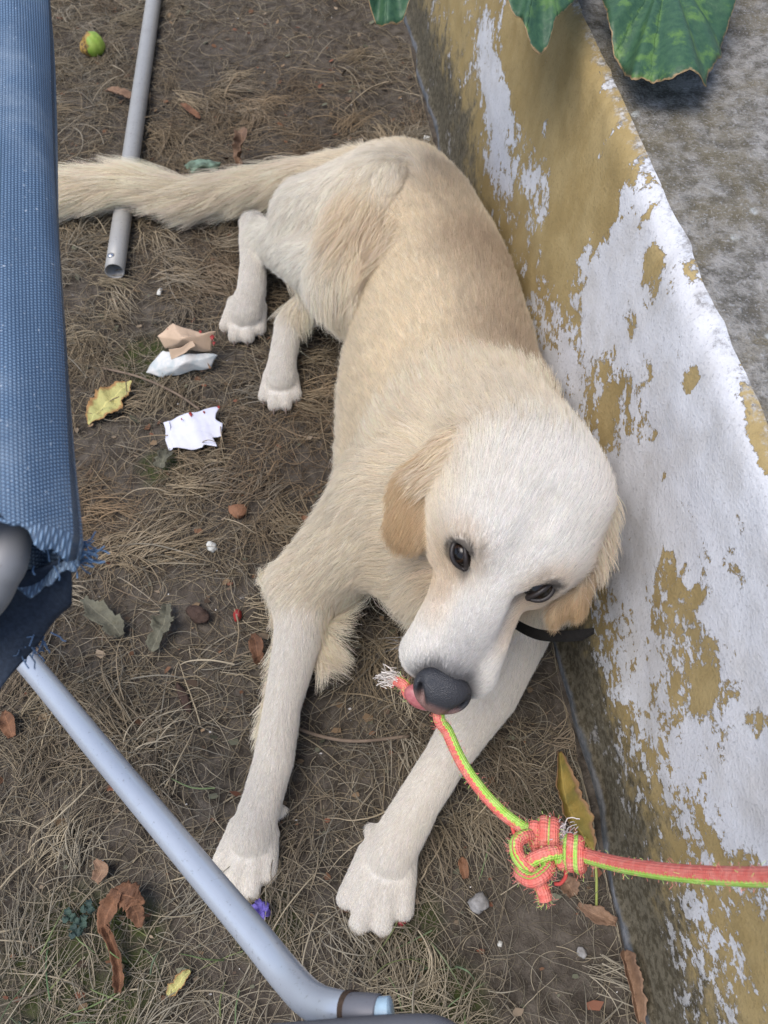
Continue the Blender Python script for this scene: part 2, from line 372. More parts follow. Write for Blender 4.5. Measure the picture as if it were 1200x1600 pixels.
for s in (-1, 1):
    hcone((-.004 + s * .022, -.036, -.046), .039, (-.004 + s * .024, -.074, -.052), .041, **hk)
    hball(s * .036, -.011, -.026, .0195, k=.020, col=C_WHITE, hair=.008, flow=hd(s * .5, -1, .1), down=.05)       # brow
    hcone((s * .045, -.034, -.070), .034, (s * .035, .012, -.074), .024, k=.026, col=C_CREAM, hair=.012, flow=hd(s * .3, -1, -.2), down=.2)   # cheek
    hcone((s * .017, .030, -.062), .022, (s * .0225, .108, -.069), .0255, k=.011, col=C_WHITE, hair=.007, flow=hd(s * .3, -1, -.1), down=.1)     # upper lip
    hcone((s * .026, .080, -.080), .0135, (s * .034, .015, -.096), .012, k=.012, col=C_CREAM, hair=.007, flow=hd(s * .3, -1, -.1), down=.1)     # flew
hcone((0, -.004, -.036), .029, (0, .102, -.044), .0165, k=.014, col=C_WHITE, hair=.006, flow=BACK, down=.05)        # bridge
hcone((0, .030, -.066), .027, (0, .106, -.068), .024, k=.012, col=C_WHITE, hair=.007, flow=BACK, down=.05)
hcone((0, -.010, -.102), .032, (0, .090, -.106), .018, k=.010, col=C_CREAM, hair=.008, flow=BACK, down=.2)        # lower jaw
# ears
ek = dict(k=.012, hair=.014)
e1 = [N(696, 706, .385, 28), N(655, 762, .362, 42), N(630, 826, .332, 33)]
ax1 = nrm(-nrm(P(640, 800, .35) - CAMP) * .8 + np.array([-.45, -.25, 0]))
chain(e1, flat=ax1, q=.38, col=C_EAR, flow=nrm(P(632, 850, .33) - P(690, 712, .40)), **ek)
cone(N(640, 780, .346, 34), N(650, 838, .332, 22), flat=ax1, q=.38, col=C_EAR, flow=nrm(P(632, 850, .33) - P(690, 712, .40)), **ek)
e2 = [N(945, 775, .385, 20), N(938, 850, .35, 26), N(905, 935, .305, 32), N(868, 956, .298, 24)]
ax2 = nrm(np.array([.9, -.35, .25]))
chain(e2, flat=ax2, q=.40, col=C_EAR, flow=nrm(P(895, 965, .29) - P(955, 780, .40)), **ek)
# eye sockets, the groove of the stop and the mouth corners are carved
EYES = [hp(-.0405, .004, -.0235), hp(.0405, .004, -.0265)]
for e in EYES: ball(e + hz * .004, .0105, k=.012, sub=True)
hcone((-.003, -.065, .0115), .008, (0, .004, .0045), .0065, k=.018, sub=True)          # furrow of the forehead
for s in (-1, 1): hcone((s * .026, .022, -.030), .006, (s * .034, .060, -.045), .006, k=.014, sub=True)      # hollow under the eye

def sd(p, pr):
    if p.dtype != np.float32: p = p.astype(np.float32)
    A0 = pr['a'].astype(np.float32); ab = (pr['b'] - pr['a']).astype(np.float32); L = max(ab @ ab, 1e-12)
    t = np.clip((p - A0) @ ab / np.float32(L), 0, 1)
    d = p - A0 - t[..., None] * ab; r = pr['ra'] + t * (pr['rb'] - pr['ra'])
    if pr['ax'] is None: return np.sqrt((d * d).sum(-1)) - r
    c = d @ pr['ax'].astype(np.float32); pp = (d * d).sum(-1) - c * c
    return (np.sqrt(np.maximum(pp, 0) + (c / pr['q']) ** 2) - r) * pr['q'] ** .5
def grow_skin(vox=.0034):
    add = [q for q in PR if not q['sub']]
    lo = np.min([np.minimum(q['a'] - q['ra'], q['b'] - q['rb']) for q in add], 0) - .03
    hi = np.max([np.maximum(q['a'] + q['ra'], q['b'] + q['rb']) for q in add], 0) + .03
    n = np.ceil((hi - lo) / vox).astype(int); D = np.full(n, .5, np.float32)
    groups = {}
    for i, q in enumerate(add): groups.setdefault(('g', q['grp']) if q['grp'] else ('i', i), []).append(q)
    for qs in list(groups.values()) + [[q] for q in PR if q['sub']]:
        q = qs[0]; m = max(max(t['ra'], t['rb']) for t in qs) + q['k'] + .02
        i0 = np.clip(((np.min([np.minimum(t['a'], t['b']) for t in qs], 0) - m - lo) / vox).astype(int), 0, n - 1)
        i1 = np.clip(((np.max([np.maximum(t['a'], t['b']) for t in qs], 0) + m - lo) / vox).astype(int) + 2, 1, n)
        g = np.stack(np.meshgrid(*[(lo[a] + vox * np.arange(i0[a], i1[a])).astype(np.float32) for a in range(3)], indexing='ij'), -1)
        d = sd(g, q).astype(np.float32)
        for t in qs[1:]: d = np.minimum(d, sd(g, t).astype(np.float32))
        sl = tuple(slice(i0[a], i1[a]) for a in range(3)); A = D[sl]; k = q['k']
        if q['sub']:
            d = -d; h = np.maximum(k - np.abs(A - d), 0) / k; D[sl] = np.maximum(A, d) + h * h * k / 4
        else:
            h = np.maximum(k - np.abs(A - d), 0) / k; D[sl] = np.minimum(A, d) - h * h * k / 4
    # rest on the ground: flatten what would sink into it
    z = lo[2] + vox * np.arange(n[2]); D = np.maximum(D, (.001 - z)[None, None, :].astype(np.float32))
    # surface nets
    s = D < 0; c = np.zeros(n - 1, int)
    offs = [(i, j, k) for i in (0, 1) for j in (0, 1) for k in (0, 1)]
    for o in offs: c += s[o[0]:n[0] - 1 + o[0], o[1]:n[1] - 1 + o[1], o[2]:n[2] - 1 + o[2]]
    act = (c > 0) & (c < 8); I = np.argwhere(act); vid = np.full(act.shape, -1); vid[act] = np.arange(len(I))
    acc = np.zeros((len(I), 3)); cnt = np.zeros(len(I))
    val = {o: D[I[:, 0] + o[0], I[:, 1] + o[1], I[:, 2] + o[2]].astype(float) for o in offs}
    for o in offs:
        for ax in range(3):
            if o[ax]: continue
            o2 = list(o); o2[ax] = 1; o2 = tuple(o2); a, b = val[o], val[o2]; cr = (a < 0) != (b < 0)
            t = np.where(cr, a / np.where(a == b, 1, a - b), 0); pt = np.tile(np.array(o, float), (len(I), 1)); pt[:, ax] = t
            acc[cr] += pt[cr]; cnt[cr] += 1
    V = lo + vox * (I + acc / np.maximum(cnt, 1)[:, None]); Fs = []
    for ax in range(3):
        u, v = (ax + 1) % 3, (ax + 2) % 3
        sh = list(n); sh[ax] -= 1; a0 = [slice(None)] * 3; a1 = [slice(None)] * 3; a0[ax] = slice(0, -1); a1[ax] = slice(1, None)
        e = np.argwhere(s[tuple(a0)] != s[tuple(a1)]); e = e[(e[:, u] > 0) & (e[:, v] > 0) & (e[:, u] < n[u] - 1) & (e[:, v] < n[v] - 1)]
        q = []
        for du, dv in ((-1, -1), (0, -1), (0, 0), (-1, 0)):
            t = e.copy(); t[:, u] += du; t[:, v] += dv; q.append(vid[t[:, 0], t[:, 1], t[:, 2]])
        q = np.stack(q, 1); inside = s[e[:, 0], e[:, 1], e[:, 2]]; q[~inside] = q[~inside][:, ::-1]; Fs.append(q[(q >= 0).all(1)])
    return V, np.vstack(Fs)
DV, DF = grow_skin()
DT = np.vstack([DF[:, [0, 1, 2]], DF[:, [0, 2, 3]]])
def vnormals(V, T):
    fn = np.cross(V[T[:, 1]] - V[T[:, 0]], V[T[:, 2]] - V[T[:, 0]]); vn = np.zeros_like(V)
    for k in range(3): np.add.at(vn, T[:, k], fn)
    return nrm(vn)
# light relaxing of the skin
ed = np.vstack([DF[:, [0, 1]], DF[:, [1, 2]], DF[:, [2, 3]], DF[:, [3, 0]]])
for _ in range(3):
    acc = np.zeros_like(DV); cn = np.zeros(len(DV))
    np.add.at(acc, ed[:, 0], DV[ed[:, 1]]); np.add.at(acc, ed[:, 1], DV[ed[:, 0]]); np.add.at(cn, ed[:, 0], 1); np.add.at(cn, ed[:, 1], 1)
    DV = DV * .5 + .5 * acc / cn[:, None]
DN = vnormals(DV, DT)
ADD = [q for q in PR if not q['sub']]
def coat(p):
    """colour, hair length, flow and droop at skin points, blended from the limbs around"""
    wts = np.stack([np.exp(-np.maximum(sd(p, q), -.02) / .009) for q in ADD], 1) + 1e-12
    wts /= wts.sum(1, keepdims=True)
    col = wts @ np.stack([q['col'] for q in ADD]); ln = wts @ np.array([q['hair'] for q in ADD])
    fl = nrm(wts @ np.stack([q['flow'] for q in ADD]) + 1e-9); dn = wts @ np.array([q['down'] for q in ADD])
    # head markings: white blaze, cream cheeks, tan round the eyes
    l = (p - HO) @ HM
    onh = np.clip((.16 - np.linalg.norm(l - [0, -.02, -.05], axis=1)) / .03, 0, 1)
    for sg, e in zip((-1, 1), EYES):
        q = l - HM.T @ (e - HO); ax = nrm(np.array([-sg * .55, .83, 0])); bx = np.array([ax[1], -ax[0], 0])
        u, v = q @ ax, q @ bx; d = np.sqrt((u / .0165) ** 2 + (v / .0112) ** 2); far = np.abs(q[:, 2]) < .03
        t = (np.exp(-(np.maximum(d - 1, 0) / 1.0) ** 2) * .55 * far)[:, None]; col = col * (1 - t) + t * np.array([.66, .52, .36])
        t = (np.exp(-(np.maximum(d - .93, 0) / .06) ** 2) * far * .8)[:, None]; col = col * (1 - t) + t * np.array([.05, .04, .035])
        t = (np.exp(-((u - .024) / .008) ** 2 - (v / .004) ** 2) * .6 * far)[:, None]; col = col * (1 - t) + t * np.array([.16, .13, .11])
        t = (np.exp(-((u + .002) / .007) ** 2 - ((v * sg * -1 - .016) / .004) ** 2) * .35 * far)[:, None]; col = col * (1 - t) + t * np.array([.25, .20, .16])
    ax_ = np.abs(l[:, 0])
    side = np.clip((ax_ - .020) / .014, 0, 1) * np.clip((l[:, 1] - .0) / .03, 0, 1) * np.clip((.092 - l[:, 1]) / .04, 0, 1) * onh
    t = (side * .62)[:, None]; col = col * (1 - t) + t * np.array([.72, .57, .40])
    grey = np.clip(1 - ax_ / .022, 0, 1) ** .7 * np.clip((l[:, 1] - .035) / .07, 0, 1) * np.clip((l[:, 2] + .075) / .02, 0, 1) * onh
    t = (grey * .55)[:, None]; col = col * (1 - t) + t * np.array([.30, .29, .30])
    dn_ = np.linalg.norm(l - NOSE_L, axis=1); t = (np.exp(-(np.maximum(dn_ - .024, 0) / .010) ** 2) * np.clip((l[:, 2] + .07) / .015, 0, 1) * .8)[:, None]; col = col * (1 - t) + t * np.array([.12, .115, .12])
    for sg, e in zip((-1, 1), EYES):
        d = np.linalg.norm(p - e, axis=1); ln = np.where(d < .03, ln * np.clip(d / .03, .45, 1), ln)
    # ears darken towards the rim, the saddle is sandier than the flanks
    for c_, r_ in ((P(632, 850, .33), .035), (P(885, 965, .30), .03)):
        t = (np.exp(-(np.linalg.norm(p - c_, axis=1) / r_) ** 2) * .6 * (wts @ np.array([1. if tuple(q['col']) == C_EAR else 0. for q in ADD])))[:, None]; col = col * (1 - t) + t * np.array([.52, .34, .16])
    # earth-stained toes
    t = (np.clip(1 - p[:, 2] / .022, 0, 1) * .45)[:, None]; col = col * (1 - t) + t * np.array([.50, .40, .29])
    return col, ln, fl, dn
NOSE_L = np.array([0, .131, -.045])

dog = empty('dog', (float(P(680, 600)[0]), float(P(680, 600)[1]), 0))
tag(dog, 'cream golden dog lying against the wall with a rope in its mouth', 'dog')
cN, lN, fN, dN = coat(DV)
body = mesh('body', DV, DF, M['skin'], dog); cattr(body, 'tint', cN * .62)

# ------------------------------------------------------------------ coat of hair
def hair_pts(root, nor, flow, ln, down, lift=.45, K=6, curl=.15, floor=.0015):
    n = len(root); grav = np.array([0, 0, -1.])
    tg = nrm(flow - nor * (flow * nor).sum(1, keepdims=True)); d = nrm(tg + nor * lift + rng.normal(0, 1, (n, 3)) * curl)
    pts = np.empty((n, K, 3)); pts[:, 0] = root - nor * .0004; st = (ln / (K - 1))[:, None]
    wob = rng.normal(0, 1, (n, 3)) * (curl * .6)
    for k in range(1, K):
        pts[:, k] = pts[:, k - 1] + d * st
        low = pts[:, k, 2] < floor; pts[low, k, 2] = floor + rng.uniform(0, .002, low.sum())
        d = nrm(d + (tg - nor * .10 + grav * down[:, None]) * (.9 / K) + wob * (1.2 / K))
    return pts
from mathutils.kdtree import KDTree
def nearest(q, ref):
    kd = KDTree(len(ref))
    for i, r in enumerate(ref.tolist()): kd.insert(r, i)
    kd.balance(); f = kd.find
    return np.fromiter((f(r)[1] for r in q.tolist()), int, len(q))
CLV = [None]
def clump(pts, size, amt):
    """gather strands towards the nearest guide strand"""
    n = len(pts); G = max(4, n // size); gi = rng.choice(n, G, replace=False); g = pts[gi]
    near = nearest(pts[:, 0], g[:, 0])
    CLV[0] = rng.uniform(.89, 1.07, G)[near][:, None]; t = np.linspace(0, 1, pts.shape[1]) ** 1.2
    off = pts[:, :1] - g[near][:, :1]
    tgt = g[near] + off * .35
    a = (amt * rng.uniform(.5, 1, n))[:, None, None] * t[None, :, None]
    return pts * (1 - a) + tgt * a
def radii(n, K, r0, r1): return np.tile(np.linspace(r0, r1, K), (n, 1)) * rng.uniform(.75, 1.25, (n, 1))
def sample(T, n_per):
    """n_per: expected strands per triangle"""
    cnt = rng.poisson(n_per); f = np.repeat(np.arange(len(T)), cnt); u, v = rng.random(len(f)), rng.random(len(f))
    s = u + v > 1; u[s], v[s] = 1 - u[s], 1 - v[s]; w0 = 1 - u - v; t = T[f]
    W = np.stack([w0, u, v], 1)
    mixv = lambda A: (A[t] * (W[..., None] if A.ndim == 2 else W)).sum(1)
    return mixv
def skin_mask(p):
    """no hair on the eyeballs, the nose leather and the mouth"""
    l = (p - HO) @ HM; ok = np.ones(len(p), bool)
    for s, e in zip((-1, 1), EYES):
        q = l - HM.T @ (e - HO); ax = nrm(np.array([-s * .55, .83, 0])); bx = np.array([ax[1], -ax[0], 0])
        ok &= ((q @ ax) / .0150) ** 2 + ((q @ bx) / .0088) ** 2 > 1.0
    ok &= (((l - NOSE_L) / [.027, .019, .022]) ** 2).sum(1) > 1
    return ok
AR = np.linalg.norm(np.cross(DV[DT[:, 1]] - DV[DT[:, 0]], DV[DT[:, 2]] - DV[DT[:, 0]]), axis=1) / 2
tl = lN[DT].mean(1); tz = DV[DT][:, :, 2].mean(1); tn = DN[DT].mean(1)
seen = ~((tz < .03) & (tn[:, 2] < -.35)); seen &= ~((tn[:, 2] < -.75) & (tz < .12))
HW = .00028; tw = HW * np.clip(tl / .018, .45, 1) ** .5
mv = sample(DT, AR * seen * 1.9 / (tl * tw))
rp, rn = mv(DV), nrm(mv(DN)); rc, rl, rf, rd = mv(cN), mv(lN), nrm(mv(fN)), mv(dN)
ok = skin_mask(rp); rp, rn, rc, rl, rf, rd = rp[ok], rn[ok], rc[ok], rl[ok], rf[ok], rd[ok]
# side hair of the trunk hangs down more than the hair on the ridge
pts = hair_pts(rp, rn, rf + np.array([0, 0, -1.]) * (rd * .6)[:, None], rl * rng.uniform(.7, 1.25, len(rp)), rd * .5, lift=np.clip(.30 + rl[:, None] * 6, .30, .42), curl=np.clip(rl[:, None] * 7, .05, .16))
big = rl > .0165
pts[big] = clump(pts[big], 22, .62); rc[big] *= CLV[0]
rc = rc * np.where(rng.random((len(rp), 1)) < .05, rng.uniform(.6, .8, (len(rp), 1)), rng.uniform(.88, 1.06, (len(rp), 1))) * (1 + rng.normal(0, .02, (len(rp), 3)))
curves('fur', pts, radii(len(pts), 6, HW * .62, HW * .14) * (np.clip(rl / .018, .45, 1) ** .5)[:, None], np.clip(rc, .01, .93), M['fur'], dog)
print('hairs', len(pts))

def feather(name, nodes, n, length, flow, col, spread, lift=.35, down=.5, curl=.2, size=22, amt=.75, side=None, K=9, sz=.00022):
    """long hair along a line of skin spots: nodes (px,py,h), taken to the nearest skin point"""
    path = smooth_path([P(*q) for q in nodes], 12); t = rng.uniform(0, len(path) - 1.001, n); i = t.astype(int); fr = (t - i)[:, None]
    c = path[i] * (1 - fr) + path[i + 1] * fr + rng.normal(0, spread, (n, 3))
    sub = np.where(((DV - path.mean(0)) ** 2).sum(1) < (np.linalg.norm(path - path.mean(0), axis=1).max() + .09) ** 2)[0]
    vi = sub[nearest(c, DV[sub])]
    r, nr = DV[vi] + rng.normal(0, .002, (n, 3)), DN[vi]
    fl = np.tile(nrm(np.array(flow, float)), (n, 1)) if side is None else side(r)
    ln = length * rng.uniform(.55, 1.1, n)
    p = hair_pts(r, nr, fl, ln, np.full(n, down), lift, K, curl); p = clump(p, size, amt)
    p[:, :, 2] = np.maximum(p[:, :, 2], .0015)
    cc = np.array(col) * CLV[0] * rng.uniform(.88, 1.10, (n, 1)) * (1 + rng.normal(0, .03, (n, 3)))
    return curves(name, p, radii(n, K, sz, sz * .35), np.clip(cc, .01, .9), M['fur'], dog)

# feathering: long hair of the tail, the haunch, the legs and the chest
TP = smooth_path([np.append(p, r) for p, r in TAIL], 10)
def tail_flow(r):
    i = ((r[:, None] - TP[None, :, :3]) ** 2).sum(-1).argmin(1); t = nrm(np.gradient(TP[:, :3], axis=0))[i]
    return nrm(t * 1.0 + np.array([0, -.35, -.15]) * np.clip(1.2 - i / len(TP), .1, 1)[:, None] * 1.1)
feather('tail_feathering', [(480, 275, .10), (400, 292, .06), (300, 308, .05), (200, 288, .06), (110, 298, .06), (60, 308, .05)], 12000, .08, None, (.90, .80, .64), .012, .35, .25, .14, 40, .7, tail_flow)
feather('haunch_tuft', [(552, 325, .235), (572, 365, .23), (588, 410, .21)], 3200, .06, (-.35, -.9, -.25), (.82, .705, .54), .022, .6, .35, .28, 50, .85)
feather('haunch_tuft', [(555, 385, .215), (556, 440, .185), (525, 478, .15)], 3200, .05, (-.2, -1, -.5), C_CREAM, .014, .45, .4, .2, 40, .7)
feather('haunch_fringe', [(445, 445, .09), (480, 485, .09), (520, 495, .1), (560, 480, .1)], 2600, .045, (-.1, -.8, -.7), C_CREAM, .010, .3, .5, .2, 30, .7)
feather('belly_fringe', [(548, 520, .07), (535, 600, .07), (535, 700, .07), (535, 790, .08)], 3200, .035, (-.6, -.2, -1), C_CREAM, .014, .35, .6, .2, 25, .6)
feather('chest_fringe', [(520, 950, .07), (570, 955, .09), (620, 950, .1), (660, 940, .12)], 5200, .06, (.0, -.7, -.8), C_CREAM, .014, .25, .5, .14, 30, .6)
feather('leg_feathering', [(440, 920, .05), (425, 1000, .04), (405, 1080, .035), (398, 1140, .03)], 1800, .03, (-.7, -.75, -.3), C_CREAM, .006, .5, .3, .3, 30, .8)
feather('leg_feathering', [(520, 960, .05), (505, 1000, .045), (490, 1030, .04)], 1600, .065, (.95, -.35, -.3), C_CREAM, .006, .5, .25, .2, 30, .75)
feather('elbow_tuft', [(440, 905, .06), (432, 910, .055)], 700, .025, (-1, .2, .1), C_CREAM, .008, .6, .2, .2, 25, .8)
feather('ruff', [(600, 690, .25), (640, 650, .28), (720, 600, .29), (800, 590, .3), (870, 620, .28)], 5200, .035, TAILW + np.array([0, 0, -.3]), C_CREAM, .016, .4, .3, .16, 25, .6)
feather('ear_fringe', [(705, 690, .40), (690, 712, .40), (672, 735, .39)], 1300, .034, nrm(P(640, 800, .34) - P(690, 712, .40)), (.82, .70, .53), .008, .5, .3, .2, 20, .6)
feather('ear_fringe', [(958, 780, .39), (960, 840, .37), (945, 890, .34)], 900, .03, nrm(P(930, 950, .29) - P(955, 780, .40)) + np.array([.25, 0, 0]), (.84, .73, .57), .008, .6, .3, .2, 20, .6)

# eyes
def uvs(name, c, axes, rad, mat, parent, nu=28, nv=18, fn=None):
    V, Fc = [], []
    for j in range(nv + 1):
        for i in range(nu):
            th, ph = 2 * math.pi * i / nu, math.pi * j / nv
            d = np.array([math.sin(ph) * math.cos(th), math.sin(ph) * math.sin(th), math.cos(ph)]); v = d * rad
            if fn is not None: v = fn(v, d)
            V.append(np.asarray(c) + axes @ v)
    for j in range(nv):
        for i in range(nu): Fc.append((j * nu + i, (j + 1) * nu + i, (j + 1) * nu + (i + 1) % nu, j * nu + (i + 1) % nu))
    return mesh(name, V, Fc, mat, parent)
_m = NT('eye'); _l = _m.n('VectorMath', {0: _m.attr('loc', 'Vector')}, operation='LENGTH').outputs['Value']
_m.set(Base_Color=_m.mix(_m.step(_l, .0050, .0058), (.004, .003, .003), _m.mix(_m.step(_l, .0072, .0085), (.020, .010, .005), (.008, .006, .005))), Roughness=.16, Specular_IOR_Level=.35); M['eye'] = _m.m
M['lid'] = mat_simple('eyelid', (.028, .022, .02), .45, .4, bump=.3, scale=400)
for s, e in zip((-1, 1), EYES):
    ez = nrm(hd(s * .50, .22, .84)); ax = nrm(hd(-s * .55, .83, -.05)); ax = nrm(ax - ez * (ax @ ez)); bx = np.cross(ez, ax)
    c = e - ez * .0085; AX = np.stack([ax, bx, ez], 1)
    o = uvs('eye', c, AX, np.array([.0140] * 3), M['eye'], dog)
    vec = o.data.attributes.new('loc', 'FLOAT_VECTOR', 'POINT'); lc = (np.array([v.co for v in o.data.vertices]) + np.array(o.location) - c) @ AX if False else None
    co = np.empty(len(o.data.vertices) * 3, np.float32); o.data.vertices.foreach_get('co', co); co = (co.reshape(-1, 3) - c) @ AX
    co[:, 2] = np.where(co[:, 2] > 0, 0, .02); vec.data.foreach_set('vector', co.astype(np.float32).ravel())
    ring = []
    for k in range(33):
        th = 2 * math.pi * k / 32; x = .0148 * math.cos(th); y = .0066 * math.sin(th) * (1 - .35 * abs(math.cos(th)) ** 3) + (.0012 if s else 0)
        z = math.sqrt(max(.0146 ** 2 - min(x * x + y * y, .00019), 0)); ring.append(c + AX @ np.array([x, y, z]))
    tube('eyelid', np.array(ring), .0024, M['lid'], o, 8, False)

# nose leather
_m = NT('nose_leather'); _n = _m.noise(90, 4, .5); _v = _m.n('TexVoronoi', {'Vector': _m.coord(), 'Scale': 900.0}).outputs['Distance']
_pink = _m.math('MULTIPLY', _m.step(_m.attr('front'), .10, .65), _m.step(_n, .2, .5))
_m.set(Base_Color=_m.mix(_pink, (.030, .031, .036), (.20, .115, .10)), Roughness=.40, Specular_IOR_Level=.45); _m.bump(_v, .6, .0010); M['nose'] = _m.m
def nose_fn(v, d):
    v = v.copy(); v[0] *= 1.0 + .16 * d[2]; v[1] -= .004 * d[2]
    for s in (-1, 1):
        q = math.exp(-(((d[0] - s * (.56 + .30 * d[2])) / .15) ** 2 + ((d[2] - .18) / .30) ** 2)) * (d[1] > 0); v[1] -= .016 * q; v[2] -= .004 * q
    q = math.exp(-(d[0] / .05) ** 2) * (d[1] > 0) * (d[2] < .1); v[1] -= .0010 * q
    return v
NAX = np.stack([hx, nrm(hy + .55 * hz), np.cross(hx, nrm(hy + .55 * hz))], 1)
NC = hp(*NOSE_L)
o = uvs('nose', NC, NAX, np.array([.0275, .0205, .0225]), M['nose'], dog, 72, 44, nose_fn)
co = np.empty(len(o.data.vertices) * 3, np.float32); o.data.vertices.foreach_get('co', co); lc = (co.reshape(-1, 3) - NC) @ NAX
fattr(o, 'front', np.clip(lc[:, 1] / .02 * .75 - lc[:, 2] / .02 * .75, 0, 1))
M['tongue'] = mat_simple('tongue', (.42, .14, .14), .38, .5, bump=.3, scale=250, col2=(.36, .10, .11))
TL = np.array([.009, .150, -.068])
o = uvs('tongue', hp(*TL), HM, np.array([.0185, .012, .009]), M['tongue'], dog, 24, 14)
# collar strap showing under the ear
M['strap'] = mat_simple('strap', (.012, .011, .010), .85, .15, bump=.3, scale=300)
cp = smooth_path([P(720, 880, .19), P(780, 950, .215), P(830, 984, .245), P(880, 990, .262), P(928, 986, .272)], 8)
V, Fc = [], []
for i, p in enumerate(cp):
    wd = .0085 if i < len(cp) - 3 else .0085 - .0018 * (i - len(cp) + 4)
    for dz, dy in ((0, 0), (.003, .002), (.003 - wd * .55, .002 - wd * .8), (-wd * .55, -wd * .8)): V.append(p + np.array([0, dy, dz]))
for i in range(len(cp) - 1):
    for k in range(4): Fc.append((i * 4 + k, i * 4 + (k + 1) % 4, i * 4 + 4 + (k + 1) % 4, i * 4 + 4 + k))
Fc += [(3, 2, 1, 0), tuple(len(V) - 4 + k for k in range(4))]
mesh('collar', V, Fc, M['strap'], dog, False)

# whiskers and chin hair
r_ = np.random.default_rng(12); wp = []
for k in range(20):
    sg = -1 if k % 2 else 1; b0 = hp(sg * r_.uniform(.030, .046), r_.uniform(.07, .115), r_.uniform(-.08, -.055)); d = hd(sg * r_.uniform(.6, 1), r_.uniform(-.2, .6), r_.uniform(-.5, .3)); L_ = r_.uniform(.015, .04)
    wp.append([b0 + nrm(d) * L_ * t + np.array([0, 0, -.25 * L_ * t * t]) for t in np.linspace(0, 1, 6)])
curves('whiskers', np.array(wp), np.tile(np.linspace(.00011, .00004, 6), (20, 1)), np.full((20, 3), .55), M['fur'], dog)

M['claw'] = mat_simple('claw', (.20, .15, .12), .4, .4, bump=.2)
for i, (tx, ty, bx, by) in enumerate(TOES):
    h = .011; a = P(tx, ty, h + .003); d = nrm((P(tx, ty, h) - P(bx, by, h + .004))); k = 1.0 if i < 8 else .9
    pth = smooth_path([a + d * .004, a + d * .0135 * k + [0, 0, -.002], a + d * .019 * k + [0, 0, -.0075]], 5); tube('claw', pth, np.linspace(.0034, .0009, len(pth)) * k, M['claw'], dog, 8)

# ------------------------------------------------------------------ dry grass, crumbs of litter, green blades
def vnoise(x, y, seed, f): return fbm2(x, y, seed, 3, f)
def straw(n, lo, hi, dens, seed, r0, zmax, curlv, colf, name, matn='straw', K=9, bend=.5):
    r = np.random.default_rng(seed); x = r.uniform(-.95, .36, n * 3); y = r.uniform(-.08, 2.35, n * 3)
    # nearer ground shows larger: fewer, so keep all; thin out by the density map
    keep = (r.random(n * 3) < dens(x, y)) & (x < wall_x(y) + .005); x, y = x[keep][:n], y[keep][:n]; m = len(x)
    th = 2.2 * vnoise(x, y, seed + 1, 1.6) + 1.2 * vnoise(x, y, seed + 2, 6) + r.normal(0, .8, m) + r.integers(0, 2, m) * np.pi
    ln = r.uniform(lo, hi, m) * r.uniform(.6, 1, m); kap = r.normal(0, curlv, m); pts = np.empty((m, K, 3)); st = ln / (K - 1)
    cx, cy = x.copy(), y.copy(); z0 = r.uniform(.0005, zmax * .5, m); arch = r.uniform(0, zmax, m) * (r.random(m) < .6)
    for k in range(K):
        t = k / (K - 1); pts[:, k, 0] = cx; pts[:, k, 1] = cy
        pts[:, k, 2] = ground_z(cx, cy) + z0 + arch * 4 * t * (1 - t)
        th = th + kap / K + r.normal(0, bend / K, m); cx = cx + np.cos(th) * st; cy = cy + np.sin(th) * st
    wx = wall_x(pts[:, :, 1]) - .004; pts[:, :, 0] = np.minimum(pts[:, :, 0], wx)
    col = colf(x, y, r); rad = np.tile(r0 * (1 - .6 * np.linspace(0, 1, K) ** 2), (m, 1)) * r.uniform(.6, 1.3, (m, 1))
    return tag(curves(name, pts, rad, col, M[matn]), None, None, None, 'stuff')
bare = [(P(400, 40), .22, .8), (P(580, 30), .16, .75), (P(880, 1540), .07, .9), (P(840, 1590), .07, .8), (P(850, 1440), .05, .5), (P(330, 90), .12, .7), (P(160, 930), .05, .6), (P(250, 980), .06, .6), (P(330, 960), .05, .5), (P(560, 1150), .05, .5), (P(230, 560), .06, .45), (P(640, 150), .1, .6), (P(470, 100), .12, .55), (P(100, 1500), .05, .5), (P(225, 1470), .04, .6)]
def dens(x, y):
    d = .46 + .50 * vnoise(x, y, 61, 3.0) + .35 * vnoise(x, y, 63, 9.0)
    for p, rr, a in bare: d *= 1 - a * np.exp(-((x - p[0]) ** 2 + (y - p[1]) ** 2) / (rr * rr))
    return np.clip(d, .06, 1)
rust = [(P(440, 720), .13, .8), (P(440, 190), .22, .6), (P(130, 800), .1, .9), (P(330, 430), .12, .6), (P(300, 190), .15, .4), (P(480, 640), .1, .6)]
def straw_col(x, y, r):
    pal = np.array([(.34, .275, .18), (.25, .195, .125), (.40, .335, .235), (.17, .13, .088), (.29, .25, .185), (.22, .195, .15)])
    c = pal[r.choice(6, len(x), p=[.2, .24, .11, .19, .14, .12])]
    k = np.zeros(len(x))
    for p, rr, a in rust: k = np.maximum(k, a * np.exp(-((x - p[0]) ** 2 + (y - p[1]) ** 2) / (rr * rr)))
    k = (k * r.uniform(.3, 1, len(x)))[:, None]; c = c * (1 - k) + k * np.array([.26, .165, .09])
    grey = np.clip((.45 - y) / .4, 0, 1)[:, None] * .35; c = c * (1 - grey) + grey * np.array([.33, .30, .23])
    return np.clip(c * r.uniform(.7, 1.2, (len(x), 1)), .02, .7) * .78
straw(27000, .03, .11, dens, 71, .00044, .012, 1.4, straw_col, 'dry_grass')
straw(24000, .02, .06, lambda x, y: .35 + .65 * dens(x, y), 81, .00030, .006, 2.6, lambda x, y, r: straw_col(x, y, r) * .6, 'grass_thatch')
straw(900, .05, .16, dens, 91, .0009, .018, .7, lambda x, y, r: straw_col(x, y, r) * 1.15, 'straw_stalks')
